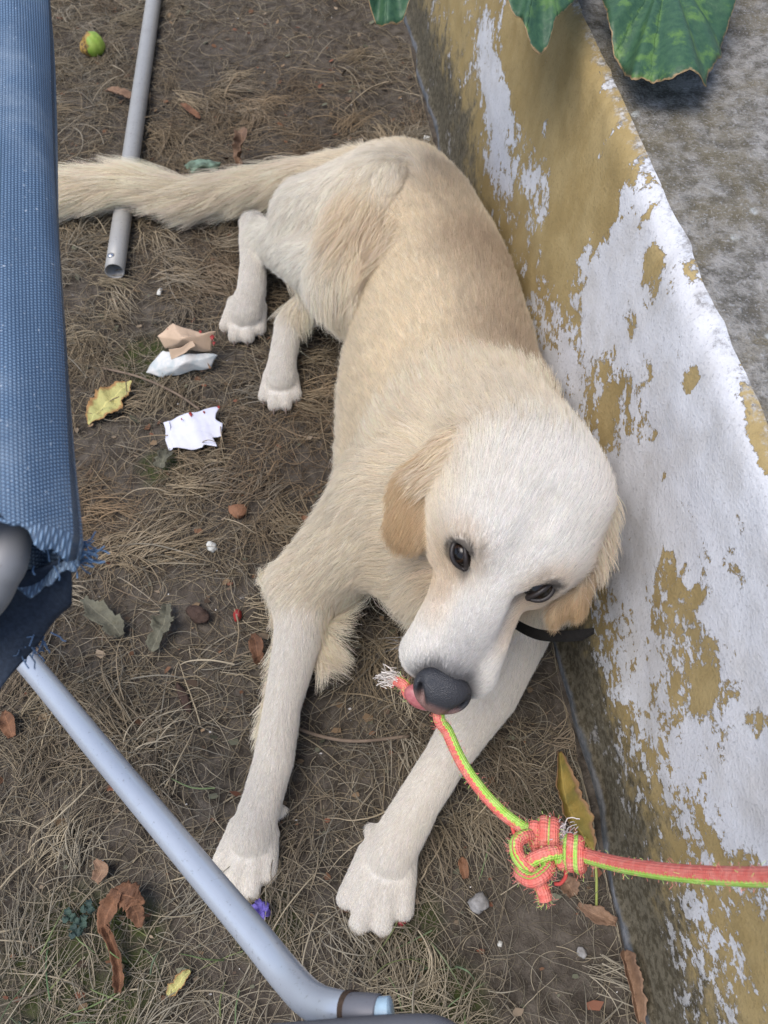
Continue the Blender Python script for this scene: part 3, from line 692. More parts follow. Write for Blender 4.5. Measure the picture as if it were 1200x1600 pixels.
def tufts(n, per, name, seed):
    r = np.random.default_rng(seed); x = r.uniform(-.95, .34, n * 4); y = r.uniform(-.08, 2.35, n * 4); k = (r.random(n * 4) < dens(x, y) ** 1.5) & (x < wall_x(y) - .01); x, y = x[k][:n], y[k][:n]; m = len(x); K = 8
    th = np.repeat(2.2 * vnoise(x, y, 72, 1.6) + r.normal(0, .7, m), per) + r.normal(0, .30, m * per); ka = np.repeat(r.normal(0, .9, m), per) + r.normal(0, .3, m * per)
    cx, cy = np.repeat(x, per) + r.normal(0, .012, m * per), np.repeat(y, per) + r.normal(0, .012, m * per); ln = np.repeat(r.uniform(.05, .12, m), per) * r.uniform(.5, 1, m * per); col = np.repeat(straw_col(x, y, r), per, 0) * r.uniform(.75, 1.25, (m * per, 1))
    z0 = r.uniform(.003, .012, m * per); arch = r.uniform(0, .012, m * per); pts = np.empty((m * per, K, 3))
    for k in range(K):
        t = k / (K - 1); pts[:, k] = np.stack([cx, cy, ground_z(cx, cy) + z0 + arch * 4 * t * (1 - t)], 1); th = th + ka / K; cx = cx + np.cos(th) * ln / K; cy = cy + np.sin(th) * ln / K
    pts[:, :, 0] = np.minimum(pts[:, :, 0], wall_x(pts[:, :, 1]) - .004)
    tag(curves(name, pts, np.tile(.00055 * (1 - .6 * np.linspace(0, 1, K) ** 2), (m * per, 1)) * r.uniform(.5, 1.4, (m * per, 1)), np.clip(col * 1.08, .02, .6), M['straw']), None, None, None, 'stuff')
tufts(330, 28, 'matted_straw', 77)
def green_d(x, y):
    d = np.zeros_like(x)
    for p, rr in ((P(120, 1560), .10), (P(300, 1590), .07), (P(230, 1520), .05), (P(640, 1480), .04), (P(680, 1590), .06), (P(820, 1320), .03), (P(40, 1570), .06)): d = np.maximum(d, np.exp(-((x - p[0]) ** 2 + (y - p[1]) ** 2) / (rr * rr)))
    return d
def green_col(x, y, r):
    return np.array([.10, .13, .055]) * r.uniform(.6, 1.5, (len(x), 1)) + r.uniform(0, .03, (len(x), 3))
straw(900, .03, .09, green_d, 95, .0009, .03, .8, green_col, 'green_grass')
def crumbs(n, name, seed, pal, smin, smax):
    r = np.random.default_rng(seed); V, Fc, C = [], [], []
    while len(Fc) < n:
        x, y = r.uniform(-.95, .3), r.uniform(-.05, 2.3)
        if x > wall_x(y) - .01 or r.random() > 1.25 - dens(np.array([x]), np.array([y]))[0]: continue
        s = r.uniform(smin, smax) * r.uniform(.4, 1); a0 = r.uniform(0, 6.28); z = float(ground_z(x, y)) + r.uniform(.002, .008); b = len(V); m = 5; tl_ = r.normal(0, .5, 2)
        c = np.array(pal[r.integers(len(pal))]) * r.uniform(.6, 1.2)
        for k in range(m):
            a = a0 + 2 * math.pi * k / m; q = s * r.uniform(.45, 1.1); dx, dy = q * math.cos(a), q * math.sin(a) * .7
            V.append((x + dx, y + dy, max(z + dx * tl_[0] + dy * tl_[1], float(ground_z(x + dx, y + dy)) + .001))); C.append(c)
        Fc.append(tuple(range(b, b + m)))
    o = mesh(name, V, Fc, M['skinless'], None, False); cattr(o, 'tint', np.array(C)); tag(o, kind='stuff'); return o
_m = NT('litter'); _m.set(Base_Color=_m.attr('tint', 'Color'), Roughness=.9, Specular_IOR_Level=.15); M['skinless'] = _m.m
crumbs(1500, 'leaf_litter', 5, [(.16, .085, .05), (.22, .15, .09), (.10, .07, .05), (.26, .20, .14), (.13, .13, .09), (.18, .08, .05)], .003, .011)
crumbs(260, 'grit', 6, [(.42, .40, .38), (.30, .29, .27), (.55, .53, .5)], .0012, .003)

# ------------------------------------------------------------------ chair of blue mesh fabric and grey tube
def mat_tube(name, col, dirt=.5, metal=.0, rough=.35):
    m = NT(name); n = m.noise(30, 5, .6); n2 = m.noise(220, 4, .7)
    c = m.mix(m.math('MULTIPLY', m.step(n2, .60, .70), dirt), col, (.10, .085, .065)); c = m.mix(m.math('MULTIPLY', m.step(n, .5, .75), dirt * .6), c, tuple(x * .75 for x in col))
    m.set(Base_Color=c, Roughness=m.math('ADD', rough, m.math('MULTIPLY', n, .2)), Metallic=metal, Specular_IOR_Level=.5); return m.m
M['tube'] = mat_tube('grey_lacquered_tube', (.42, .455, .51), .38, .35, .22)
M['tube_old'] = mat_tube('weathered_tube', (.33, .325, .31), .75, .2, .42)
M['tube_dark'] = mat_tube('dark_plastic', (.10, .10, .11), .3, 0, .5)
def mat_weave(name, c1, c2, sc):
    m = NT(name); a, l = m.attr('ang'), m.attr('len')
    wa = m.math('SINE', m.math('MULTIPLY', a, sc[0])); wl = m.math('SINE', m.math('ADD', m.math('MULTIPLY', l, sc[1]), m.math('MULTIPLY', m.math('SIGN', wa), 1.57)))
    h = m.math('MULTIPLY', m.math('ABSOLUTE', wa), m.math('MULTIPLY_ADD', wl, .5, .5)); n = m.noise(18, 4, .6); n2 = m.noise(300, 2, .5)
    c = m.mix(m.step(h, .1, .75), c2, m.mix(m.step(n, .35, .7), c1, tuple(x * .8 for x in c1)))
    c = m.mix(m.math('MULTIPLY', m.step(n2, .70, .74), .6), c, (.6, .65, .7)); c = m.mix(m.math('MULTIPLY', m.step(m.noise(7, 6, .7), .48, .7), .35), c, (.33, .39, .45))
    m.set(Base_Color=c, Roughness=.55, Specular_IOR_Level=.35); return m.bump(h, .9, .0012).m
M['weave'] = mat_weave('blue_mesh_fabric', (.19, .30, .44), (.055, .095, .16), (46, 2400))
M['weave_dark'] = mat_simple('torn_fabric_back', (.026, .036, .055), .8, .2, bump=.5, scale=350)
chair = empty('lounge_chair', (-.42, .35, 0)); tag(chair, 'blue mesh lounge chair with frayed armrest sleeve and grey tube legs', 'chair')
# armrest: padded sleeve over the rail
ends = [(np.array(P(18, 868, .62))), np.array(P(14, 700, .625)), np.array(P(12, 400, .63)), np.array(P(14, 100, .635)), np.array(P(8, -150, .64)), np.array(P(0, -420, .64))]
sp = smooth_path(ends, 26); n = len(sp); tt = np.linspace(0, 1, n)
V, Fc, A, L = tube_data(sp, .0355, 40, False, 1.0); V = np.array(V).reshape(n, 40, 3); A = np.array(A).reshape(n, 40); L = np.array(L).reshape(n, 40)
for i in range(n):                                            # a crease along the top, slack below, torn hem
    c = sp[i]; d = V[i] - c; up = d[:, 2] / .0355; side = d[:, 0] / .0355
    bulge = 1 + .05 * np.cos(3 * A[i] + .4) + .03 * np.sin(5 * A[i] + L[i] * 14) + .06 * np.exp(-(L[i] / .05) ** 2) * np.sin(4 * A[i] + 1)
    crease = np.exp(-((side - .15) / .10) ** 2) * (up > 0) * .035; V[i] = c + d * (bulge - crease)[:, None]
V[0, :, 1] += .004 * np.sin(A[0] * 3) + .003 * np.sin(A[0] * 11) - .012 * np.cos(A[0] - .3)
sl = mesh('fabric_sleeve', V.reshape(-1, 3), Fc, M['weave'], chair); fattr(sl, 'ang', A.ravel()); fattr(sl, 'len', L.ravel())
so = sl.modifiers.new('thickness', 'SOLIDIFY'); so.thickness = .0016; so.offset = -1
# frayed threads at the torn hem
def threads(name, c, n, length, d0, col, parent, spread=.008, rr=.00045):
    r = np.random.default_rng(len(name) * 7 + n); K = 8; p = np.empty((n, K, 3)); p[:, 0] = c + r.normal(0, spread, (n, 3)); d = nrm(np.array(d0) + r.normal(0, .35, (n, 3)))
    st = (length * r.uniform(.3, 1, n) / (K - 1))[:, None]
    for k in range(1, K): p[:, k] = p[:, k - 1] + d * st; d = nrm(d + r.normal(0, .25, (n, 3)) + np.array([0, 0, -.06]))
    return curves(name, p, np.full((n, K), rr), np.array(col) * r.uniform(.6, 1.3, (n, 1)), M['straw'], parent)
threads('loose_threads', P(104, 862, .607), 40, .024, (1, .05, -.1), (.10, .17, .27), chair, .0035)
threads('loose_threads', P(100, 845, .61), 34, .013, (.5, -.5, -.4), (.08, .14, .24), chair, .006)
threads('loose_threads', P(52, 1000, .535), 30, .012, (.3, -.7, -.3), (.06, .10, .17), chair, .005)
# rail end inside the sleeve, bending down and outwards
tube('armrest_rail', smooth_path([P(14, 400, .632), P(16, 800, .622), P(-6, 905, .612), P(-48, 965, .58), P(-115, 1040, .50), P(-150, 1120, .40)], 8), .0125, mat_tube('rail_tube', (.20, .20, .205), .3, .1, .45), chair, 24)
# torn dark back of the sleeve hanging below the hem
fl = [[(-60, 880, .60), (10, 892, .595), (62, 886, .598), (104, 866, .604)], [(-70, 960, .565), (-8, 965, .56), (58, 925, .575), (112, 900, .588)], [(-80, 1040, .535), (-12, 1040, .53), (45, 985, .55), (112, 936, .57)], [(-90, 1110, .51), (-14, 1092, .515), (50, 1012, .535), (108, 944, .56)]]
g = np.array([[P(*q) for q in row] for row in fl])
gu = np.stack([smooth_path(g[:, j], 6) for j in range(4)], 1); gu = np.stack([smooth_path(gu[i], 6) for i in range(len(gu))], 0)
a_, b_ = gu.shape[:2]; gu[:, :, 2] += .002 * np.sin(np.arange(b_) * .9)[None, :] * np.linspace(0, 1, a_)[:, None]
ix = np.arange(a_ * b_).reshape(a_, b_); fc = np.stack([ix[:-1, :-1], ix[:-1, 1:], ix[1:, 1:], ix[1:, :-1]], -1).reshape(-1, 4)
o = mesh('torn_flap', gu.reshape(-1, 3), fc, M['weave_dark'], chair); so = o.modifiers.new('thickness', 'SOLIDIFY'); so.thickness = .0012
# leg rising from the ground outside to the pivot near the viewer
leg = smooth_path([P(-260, 700, .012), P(-100, 880, .07), P(40, 1032, .135), P(150, 1165, .185), P(300, 1345, .235), P(400, 1465, .27), P(446, 1522, .29), P(485, 1562, .315), P(525, 1578, .335), P(548, 1580, .342)], 10)
tube('leg', leg, .0132, M['tube'], chair, 28)
tube('joint_sleeve', smooth_path([P(540, 1580, .340), P(566, 1581, .348), P(592, 1583, .352)], 6), .0122, mat_tube('sleeve', (.16, .16, .175), .5, .2, .4), chair, 24)
tube('end_cap', smooth_path([P(590, 1583, .352), P(603, 1583, .354), P(611, 1582, .355)], 4), .0105, mat_simple('cap', (.45, .62, .74), .4, .5, bump=.1), chair, 20)
ring = smooth_path([P(543, 1580, .341), P(548, 1580, .3425), P(552, 1580, .344)], 3); tube('rust_ring', ring, .0136, mat_simple('rust', (.075, .05, .035), .8, .2, bump=.5, scale=300), chair, 24)
tube('cross_tube', smooth_path([P(380, 1634, .36), P(520, 1622, .365), P(640, 1614, .37), P(690, 1620, .372), P(720, 1650, .37)], 8), .0115, M['tube_dark'], chair, 20)
# the far upright of the chair, off to the side
tube('leg', smooth_path([P(0, -420, .64), P(-60, -300, .5), P(-120, -60, .25), P(-160, 60, .02)], 8), .0125, M['tube'], chair, 20)

# ------------------------------------------------------------------ loose metal tube under the dog's tail
pole = empty('metal_tube', tuple(P(180, 428, 0))); tag(pole, 'weathered grey metal tube lying on the soil under the dog\'s tail', 'metal tube')
z0 = .021; pa, pb = P(179, 424, z0), P(240, 0, z0); d = nrm(pb - pa); pth = [pa + d * t for t in np.linspace(0, 1.35, 20)]
o = tube('shaft', np.array(pth), .0168, M['tube_old'], pole, 28, False); so = o.modifiers.new('wall', 'SOLIDIFY'); so.thickness = .0018; so.offset = -1
side = np.cross(d, [0, 0, 1]); bc = pa + d * .022 + np.array([0, 0, .0162]) - side * .004
uvs('bolt', bc, np.stack([side, d, [0, 0, 1.]], 1), np.array([.0062, .0062, .0035]), mat_simple('bolt', (.62, .63, .65), .25, .6, .9, bump=.1), pole, 16, 10)

# ------------------------------------------------------------------ the rope
def mat_rope():
    m = NT('braided_rope'); a, l = m.attr('ang'), m.attr('len')
    saw = m.math('MULTIPLY', m.math('PINGPONG', m.math('MULTIPLY', l, 420.0), 1.0), .22)
    ph = m.math('ADD', m.math('MULTIPLY', l, m.attr('twist')), m.attr('phase'))
    cs = m.math('ADD', m.math('COSINE', m.math('SUBTRACT', a, ph)), saw)
    br = m.math('MULTIPLY', m.math('SINE', m.math('ADD', m.math('MULTIPLY', a, 8.0), m.math('MULTIPLY', l, 1300.0))), m.math('SINE', m.math('SUBTRACT', m.math('MULTIPLY', a, 8.0), m.math('MULTIPLY', l, 1300.0))))
    n = m.noise(120, 4, .6)
    pink = m.mix(m.step(n, .35, .7), (.66, .15, .12), (.72, .26, .21)); gr = m.mix(m.step(n, .35, .7), (.34, .58, .09), (.46, .66, .17))
    c = m.mix(m.step(cs, .36, .44), pink, gr); c = m.mix(m.math('MULTIPLY', m.step(m.math('ABSOLUTE', m.math('SUBTRACT', cs, .38)), .09, .0), .5), c, (.66, .60, .09))
    m.set(Base_Color=c, Roughness=.85, Specular_IOR_Level=.15); return m.bump(br, .55, .0010).m
M['rope'] = mat_rope()
rope = empty('rope', tuple(P(840, 1340, .24))); tag(rope, 'knotted pink and lime green rope held in the dog\'s mouth', 'rope')
RR = .0060; fuzz_p = []
def cord(name, nodes, r=RR, twist=3.0, phase=0.0, n=10):
    pth = smooth_path([P(*q) if isinstance(q, tuple) else q for q in nodes], n); o = tube(name, pth, r, M['rope'], rope, 18)
    k = len(o.data.vertices); fattr(o, 'twist', np.full(k, twist)); fattr(o, 'phase', np.full(k, phase)); fuzz_p.append(pth); return o
cord('cord', [hp(-.004, .085, -.078), (686, 1108, .262), (700, 1145, .248), (722, 1192, .238), (752, 1235, .232), (785, 1270, .232), (815, 1292, .238), (838, 1305, .24), (850, 1325, .24)], RR * .96, 4, 2.6)
def coil(name, a, b, rad, turns, ph=0, phase=0.0, r=RR):
    a, b = np.array(P(*a)), np.array(P(*b)); ax = nrm(b - a); u = nrm(np.cross(ax, _F)); v = np.cross(ax, u); T = np.linspace(0, 1, int(26 * turns))
    pth = np.array([a + (b - a) * t + rad * (u * math.cos(ph + 2 * math.pi * turns * t) + v * math.sin(ph + 2 * math.pi * turns * t)) for t in T])
    o = tube(name, pth, r, M['rope'], rope, 16); k = len(o.data.vertices); fattr(o, 'twist', np.full(k, 0.0)); fattr(o, 'phase', np.full(k, phase)); fuzz_p.append(pth)
coil('knot_loop', (836, 1302, .242), (868, 1308, .246), .0112, 2.3, .5, 1.2)
cord('knot_loop', [(846, 1318, .235), (826, 1306, .256), (809, 1314, .262), (807, 1332, .264), (818, 1350, .264), (834, 1364, .26), (850, 1362, .248)], RR, 2, .6)
cord('knot_loop', [(816, 1352, .246), (814, 1366, .262), (832, 1376, .272), (852, 1364, .272), (858, 1348, .262), (848, 1336, .244)], RR, 1, 4.2)
cord('cord', [(822, 1352, .25), (836, 1342, .268), (856, 1334, .272), (880, 1332, .268), (905, 1334, .272), (935, 1343, .295), (985, 1354, .34), (1060, 1364, .40), (1140, 1369, .455), (1210, 1370, .50), (1320, 1366, .57), (1450, 1360, .65)], RR * 1.02, 1.6, 3.6)
coil('knot_loop', (880, 1330, .268), (909, 1336, .272), .0104, 2.2, 2.0, 1.0, RR * .92)
cord('tail_end', [(838, 1366, .258), (845, 1384, .262), (850, 1398, .26), (852, 1407, .258)], RR, 1, 1.8)
cord('tail_end', [hp(-.005, .075, -.082), (650, 1082, .250), (632, 1070, .250), (618, 1062, .250)], RR * .95, 2, .5)
def tuft(name, c, n, length, d0, col, spread): return threads(name, c, n, length, d0, col, rope, spread, .0004)
tuft('frayed_end', P(612, 1060, .250), 110, .013, (-1, .25, .2), (.66, .60, .54), .0042)
tuft('frayed_end', P(872, 1308, .246), 160, .012, (.5, .1, .3), (.62, .58, .58), .005)
tube('pink_thread', smooth_path([P(868, 1342, .25), P(880, 1352, .245), P(884, 1368, .24), P(876, 1380, .238), P(866, 1381, .238)], 8), .0017, mat_simple('pink_yarn', (.66, .10, .09), .8, .2), rope, 8)
tube('pink_thread', smooth_path([P(800, 1292, .235), P(804, 1303, .235), P(812, 1318, .24)], 6), .0017, bpy.data.materials['pink_yarn'], rope, 8)
# fuzz of worn fibres on the rope
fp = np.vstack(fuzz_p); r_ = np.random.default_rng(3); i = r_.integers(0, len(fp), 2600); d = nrm(r_.normal(0, 1, (2600, 3))); b0 = fp[i] + d * RR * .9 + r_.normal(0, .001, (2600, 3))
p = np.stack([b0, b0 + d * .0016 + r_.normal(0, .0006, (2600, 3)), b0 + d * .003 + r_.normal(0, .0014, (2600, 3))], 1)
curves('fuzz', p, np.full((2600, 3), .00013), np.where(r_.random((2600, 1)) < .72, [[.74, .25, .21]], [[.5, .72, .2]]), M['straw'], rope)

# ------------------------------------------------------------------ squash leaves hanging over the wall
def mat_squash():
    m = NT('squash_leaf'); n = m.noise(34, 6, .65); n2 = m.noise(130, 4, .6); a, r = m.attr('ang'), m.attr('rad')
    vein = m.math('ABSOLUTE', m.math('SINE', m.math('ADD', m.math('MULTIPLY', a, 3.5), m.math('MULTIPLY', n, .9)))); near = m.math('SUBTRACT', 1.0, m.step(vein, .05, .55))
    mot = m.step(m.math('ADD', m.math('MULTIPLY', near, m.math('MULTIPLY', m.attr('mottle'), .10)), n), .53, .66)
    c = m.mix(m.step(n2, .35, .65), (.026, .070, .036), (.042, .098, .046)); c = m.mix(m.math('MULTIPLY', mot, m.attr('mottle')), c, (.085, .165, .042))
    c = m.mix(m.math('MULTIPLY', m.math('SUBTRACT', 1.0, m.step(vein, .015, .05)), .3), c, (.07, .13, .055)); c = m.mix(m.step(m.math('ADD', r, m.math('MULTIPLY', n2, .06)), 1.01, 1.03), c, (.30, .20, .10))
    m.set(Base_Color=c, Roughness=.5, Specular_IOR_Level=.35); return m.bump(m.math('ADD', m.math('MULTIPLY', m.step(vein, .0, .15), .5), n2), .6, .002).m
M['squash'] = mat_squash(); M['stalk'] = mat_simple('stalk', (.12, .20, .06), .6, .3)
plant = empty('squash_plant', tuple(P(1000, -330, WH))); tag(plant, 'squash plant trailing dark green mottled leaves over the wall top', 'plant')
crown = P(1000, -330, WH + .03)
def squash(outline, centre, hc, he, mott, seed, up=0):
    outline = [(x, y - up) for x, y in outline]; centre = (centre[0], centre[1] - up)
    r = np.random.default_rng(seed); pts = [P(x, y, he) for x, y in outline]; pts = smooth_path(pts + [pts[0]], 7)[:-1]; c = P(*centre, hc); nr = 16; V, A, R_ = [c], [0], [0]
    n = len(pts); ang = np.linspace(0, 2 * np.pi, n, endpoint=False); wav = r.uniform(0, 6, 3)
    for k in range(1, nr + 1):
        t = k / nr
        for j in range(n):
            p = c + (pts[j] - c) * t * (1 + (.010 * math.sin(j * .9 + wav[0]) + .006 * math.sin(j * 2.1)) * max(0, t - .8) * 5); p = p.copy()
            p[2] += .010 * t * t * math.sin(3 * ang[j] + wav[1]) + .006 * t * math.sin(7 * ang[j] + wav[2]) + .010 * (1 - t) * 0 - .012 * t ** 4
            V.append(p); A.append(ang[j]); R_.append(t)
    Fc = [(0, 1 + j, 1 + (j + 1) % n) for j in range(n)]
    for k in range(nr - 1):
        for j in range(n): Fc.append((1 + k * n + j, 1 + (k + 1) * n + j, 1 + (k + 1) * n + (j + 1) % n, 1 + k * n + (j + 1) % n))
    o = mesh('leaf', V, Fc, M['squash'], plant); fattr(o, 'ang', A); fattr(o, 'rad', R_); fattr(o, 'mottle', np.full(len(V), mott))
    so = o.modifiers.new('thickness', 'SOLIDIFY'); so.thickness = .0007
    tube('leaf_stalk', smooth_path([c - np.array([0, 0, .001]), c * .6 + crown * .4 + np.array([0, 0, -.015]), crown], 8), .0035, M['stalk'], plant, 8)
    return o
squash([(940, -10), (950, 42), (962, 66), (984, 92), (992, 118), (1020, 120), (1046, 132), (1088, 130), (1110, 124), (1118, 100), (1136, 76), (1140, 46), (1152, 10), (1150, -60), (1120, -120), (1060, -140), (1040, -80), (1010, -130), (960, -90)], (1042, -40), .565, .55, 1.0, 3, 15)
squash([(765, -40), (778, 10), (794, 38), (814, 50), (826, 70), (856, 76), (872, 50), (898, 24), (918, 4), (930, -60), (900, -110), (850, -130), (842, -70), (815, -120), (780, -100)], (845, -50), .59, .575, .75, 5, 34)
squash([(545, -40), (566, 8), (582, 22), (604, 34), (632, 24), (652, 2), (668, -40), (650, -90), (610, -110), (604, -70), (580, -100)], (607, -55), .56, .55, .25, 8, 20)
tube('vine', smooth_path([crown, P(900, -350, WH + .02), P(760, -340, WH + .03), P(640, -330, WH + .02)], 8), .005, M['stalk'], plant, 8)

# ------------------------------------------------------------------ things lying on the ground
def mat_leaf(name, c1, c2, c3=None):
    m = NT(name); n = m.noise(45, 6, .65); n2 = m.noise(240, 4, .6); v = m.attr('vee')
    c = m.mix(m.step(n, .35, .65), c1, c2)
    if c3: c = m.mix(m.step(m.math('ADD', m.math('ABSOLUTE', v), m.math('MULTIPLY', n, .8)), 1.05, 1.35), c, c3)
    c = m.mix(m.math('MULTIPLY', m.math('SUBTRACT', 1.0, m.step(m.math('ABSOLUTE', v), .02, .07)), .5), c, tuple(min(1, x * 1.5) for x in c1))
    m.set(Base_Color=c, Roughness=.75, Specular_IOR_Level=.25); return m.bump(m.math('ADD', n, n2), .6, .002).m
M['leaf_brown'] = mat_leaf('dry_brown_leaf', (.20, .10, .055), (.11, .055, .032)); M['leaf_tan'] = mat_leaf('dry_tan_leaf', (.24, .15, .095), (.15, .09, .058))
M['leaf_yellow'] = mat_leaf('yellowed_leaf', (.42, .38, .15), (.34, .33, .13), (.30, .17, .07)); M['leaf_olive'] = mat_leaf('olive_leaf', (.30, .22, .06), (.20, .17, .05), (.24, .14, .07))
M['leaf_grey'] = mat_leaf('withered_grey_leaf', (.13, .125, .09), (.085, .08, .058))
def leaf(name, nodes, label, cat, mat, curl=.4, seed=0, group=None, rag=.10, fold=0.0, tilt=0.0):
    """nodes: photo x, y, height above soil, half width in photo pixels, along the midrib"""
    r = np.random.default_rng(seed); q = []
    for px, py, h, wd in nodes:
        p = P(px, py, .004 + h); p[2] = h + .004 + float(ground_z(p[0], p[1])); q.append(np.append(p, wd * depth(p) / FPX))
    q = smooth_path(q, 9); c, wd = q[:, :3], np.maximum(q[:, 3], .0004); t = nrm(np.gradient(c, axis=0)); sd_ = nrm(np.cross(t, [0, 0, 1.]))
    nv = 9; V, VV = [], []; ph = r.uniform(0, 6, 4)
    for i in range(len(c)):
        w_ = wd[i] * (1 + rag * math.sin(i * .55 + ph[0]) + rag * .6 * math.sin(i * 1.37 + ph[2]) + rag * .5 * r.normal())
        for k in range(nv):
            v = (k / (nv - 1)) * 2 - 1; up = nrm(np.cross(sd_[i], t[i]))
            z = curl * abs(v) ** 1.6 * w_ - fold * (1 - abs(v)) * w_ + .10 * w_ * math.sin(v * 3 + i * .7 + ph[1]) + .08 * w_ * r.normal() + tilt * v * w_
            p = c[i] + sd_[i] * v * w_ * (1 - .25 * abs(curl) * abs(v)) + up * z
            p[2] = max(p[2], float(ground_z(p[0], p[1])) + .0025); V.append(p); VV.append(v)
    ix = np.arange(len(V)).reshape(len(c), nv); fc = np.stack([ix[:-1, :-1], ix[:-1, 1:], ix[1:, 1:], ix[1:, :-1]], -1).reshape(-1, 4)
    o = mesh(name, V, fc, M[mat]); fattr(o, 'vee', VV); so = o.modifiers.new('thickness', 'SOLIDIFY'); so.thickness = .0006
    return tag(o, label, cat, group)
leaf('fallen_leaf', [(204, 590, .016, 1), (192, 600, .016, 13), (172, 620, .014, 27), (152, 640, .010, 22), (140, 656, .006, 6), (138, 662, .004, 1)], 'pale yellow-green leaf lying flat near the crumpled wrapper', 'leaf', 'leaf_yellow', .22, 1)
# large dry leaf with a long curled stalk near the chair leg
bl = empty('dry_leaf', tuple(P(195, 1420, 0))); tag(bl, 'large curled rust-brown leaf with a twisted tail, beside the chair leg', 'leaf')
for nm, nodes, cu, fo, sd0 in (('blade', [(228, 1412, .03, 2), (214, 1406, .035, 14), (200, 1400, .036, 24), (184, 1396, .035, 16), (172, 1394, .03, 3)], -.25, .2, 11), ('blade', [(186, 1392, .034, 8), (175, 1415, .03, 16), (164, 1440, .022, 12), (166, 1460, .018, 7)], .5, .2, 12),
                         ('blade', [(205, 1408, .034, 10), (215, 1430, .022, 13), (219, 1450, .012, 3)], .3, 0, 13), ('curled_tail', [(163, 1448, .020, 7), (174, 1470, .018, 9), (184, 1500, .014, 9), (188, 1530, .010, 10), (186, 1552, .006, 6)], .9, .4, 14)):
    o = leaf(nm, nodes, None, None, 'leaf_brown', cu, sd0, None, .12, fo); o.parent = bl; o.matrix_parent_inverse = bl.matrix_world.inverted()
leaf('fallen_leaf', [(300, 1518, .014, 2), (290, 1526, .016, 9), (280, 1540, .012, 9), (272, 1548, .010, 10), (264, 1556, .008, 3)], 'small folded yellow leaf in the grass below the curled brown leaf', 'leaf', 'leaf_yellow', .6, 3)
leaf('fallen_leaf', [(876, 1172, .02, 2), (880, 1195, .03, 11), (888, 1235, .034, 22), (902, 1275, .034, 24), (918, 1305, .026, 14), (928, 1332, .014, 4)], 'long folded olive-brown leaf leaning at the wall foot behind the knot', 'leaf', 'leaf_olive', .9, 4, None, .08, .7)
leaf('fallen_leaf', [(978, 1484, .030, 3), (982, 1500, .034, 15), (990, 1530, .03, 14), (996, 1560, .024, 13), (1002, 1600, .014, 8)], 'crumpled brown leaf stuck against the wall foot', 'leaf', 'leaf_tan', 1.0, 5, None, .14, .6)
leaf('fallen_leaf', [(372, 208, .05, 5), (378, 216, .06, 11), (377, 235, .04, 11), (374, 252, .02, 8), (376, 268, .006, 3)], 'upright curled brown leaf behind the root of the tail', 'leaf', 'leaf_tan', .8, 6)
leaf('fallen_leaf', [(472, 806, .008, 3), (482, 815, .012, 8), (488, 832, .012, 14), (496, 846, .008, 5)], 'torn orange-brown leaf beside the dog\'s chest', 'leaf', 'leaf_brown', .5, 7)
leaf('fallen_leaf', [(396, 990, .014, 3), (400, 1006, .022, 11), (403, 1024, .02, 11), (408, 1040, .008, 4)], 'dark brown leaf half under the dog\'s stretched foreleg', 'leaf', 'leaf_brown', .4, 8)
leaf('fallen_leaf', [(166, 142, .012, 4), (184, 148, .016, 9), (204, 156, .012, 7)], 'ribbed brown leaf against the loose metal tube', 'leaf', 'leaf_tan', .7, 9)
leaf('fallen_leaf', [(282, 160, .012, 2), (296, 172, .016, 7), (312, 186, .010, 4)], 'narrow brown leaf in the reddish grass beyond the tail', 'leaf', 'leaf_brown', .7, 10)
leaf('fallen_leaf', [(5, 1110, .01, 3), (12, 1130, .014, 14), (20, 1152, .01, 6)], 'small orange-brown leaf under the torn armrest flap', 'leaf', 'leaf_brown', .5, 15)
leaf('fallen_leaf', [(880, 1372, .010, 4), (892, 1382, .014, 16), (898, 1398, .008, 8)], 'small brown leaf lying under the rope knot', 'leaf', 'leaf_tan', .4, 16)
leaf('fallen_leaf', [(722, 1338, .008, 2), (724, 1352, .010, 9), (728, 1372, .006, 4)], 'small dark red leaf scrap beside the paw under the muzzle', 'leaf', 'leaf_brown', .5, 17)
leaf('fallen_leaf', [(905, 1412, .008, 4), (935, 1428, .012, 13), (965, 1440, .008, 7)], 'flat mud-brown leaf on bare soil at the wall foot', 'leaf', 'leaf_tan', .3, 18)
leaf('withered_leaf', [(130, 935, .010, 5), (150, 955, .016, 16), (175, 975, .016, 17), (190, 995, .008, 8)], 'withered grey-green leaf near the torn armrest end', 'leaf', 'leaf_grey', .5, 19, None, .2)
leaf('withered_leaf', [(262, 945, .010, 5), (258, 970, .016, 17), (248, 995, .016, 15), (238, 1020, .008, 6)], 'crumpled olive-grey leaf on bare soil between chair and foreleg', 'leaf', 'leaf_grey', .6, 20, None, .2)
leaf('withered_leaf', [(268, 705, .012, 4), (256, 716, .018, 12), (250, 732, .012, 8)], 'withered grey leaf just below the white paper', 'leaf', 'leaf_grey', .6, 21, None, .2)
leaf('fallen_leaf', [(150, 1345, .01, 3), (160, 1360, .014, 12), (150, 1378, .01, 10)], 'dull brown leaf scrap above the curled rust-brown leaf', 'leaf', 'leaf_tan', .5, 22)
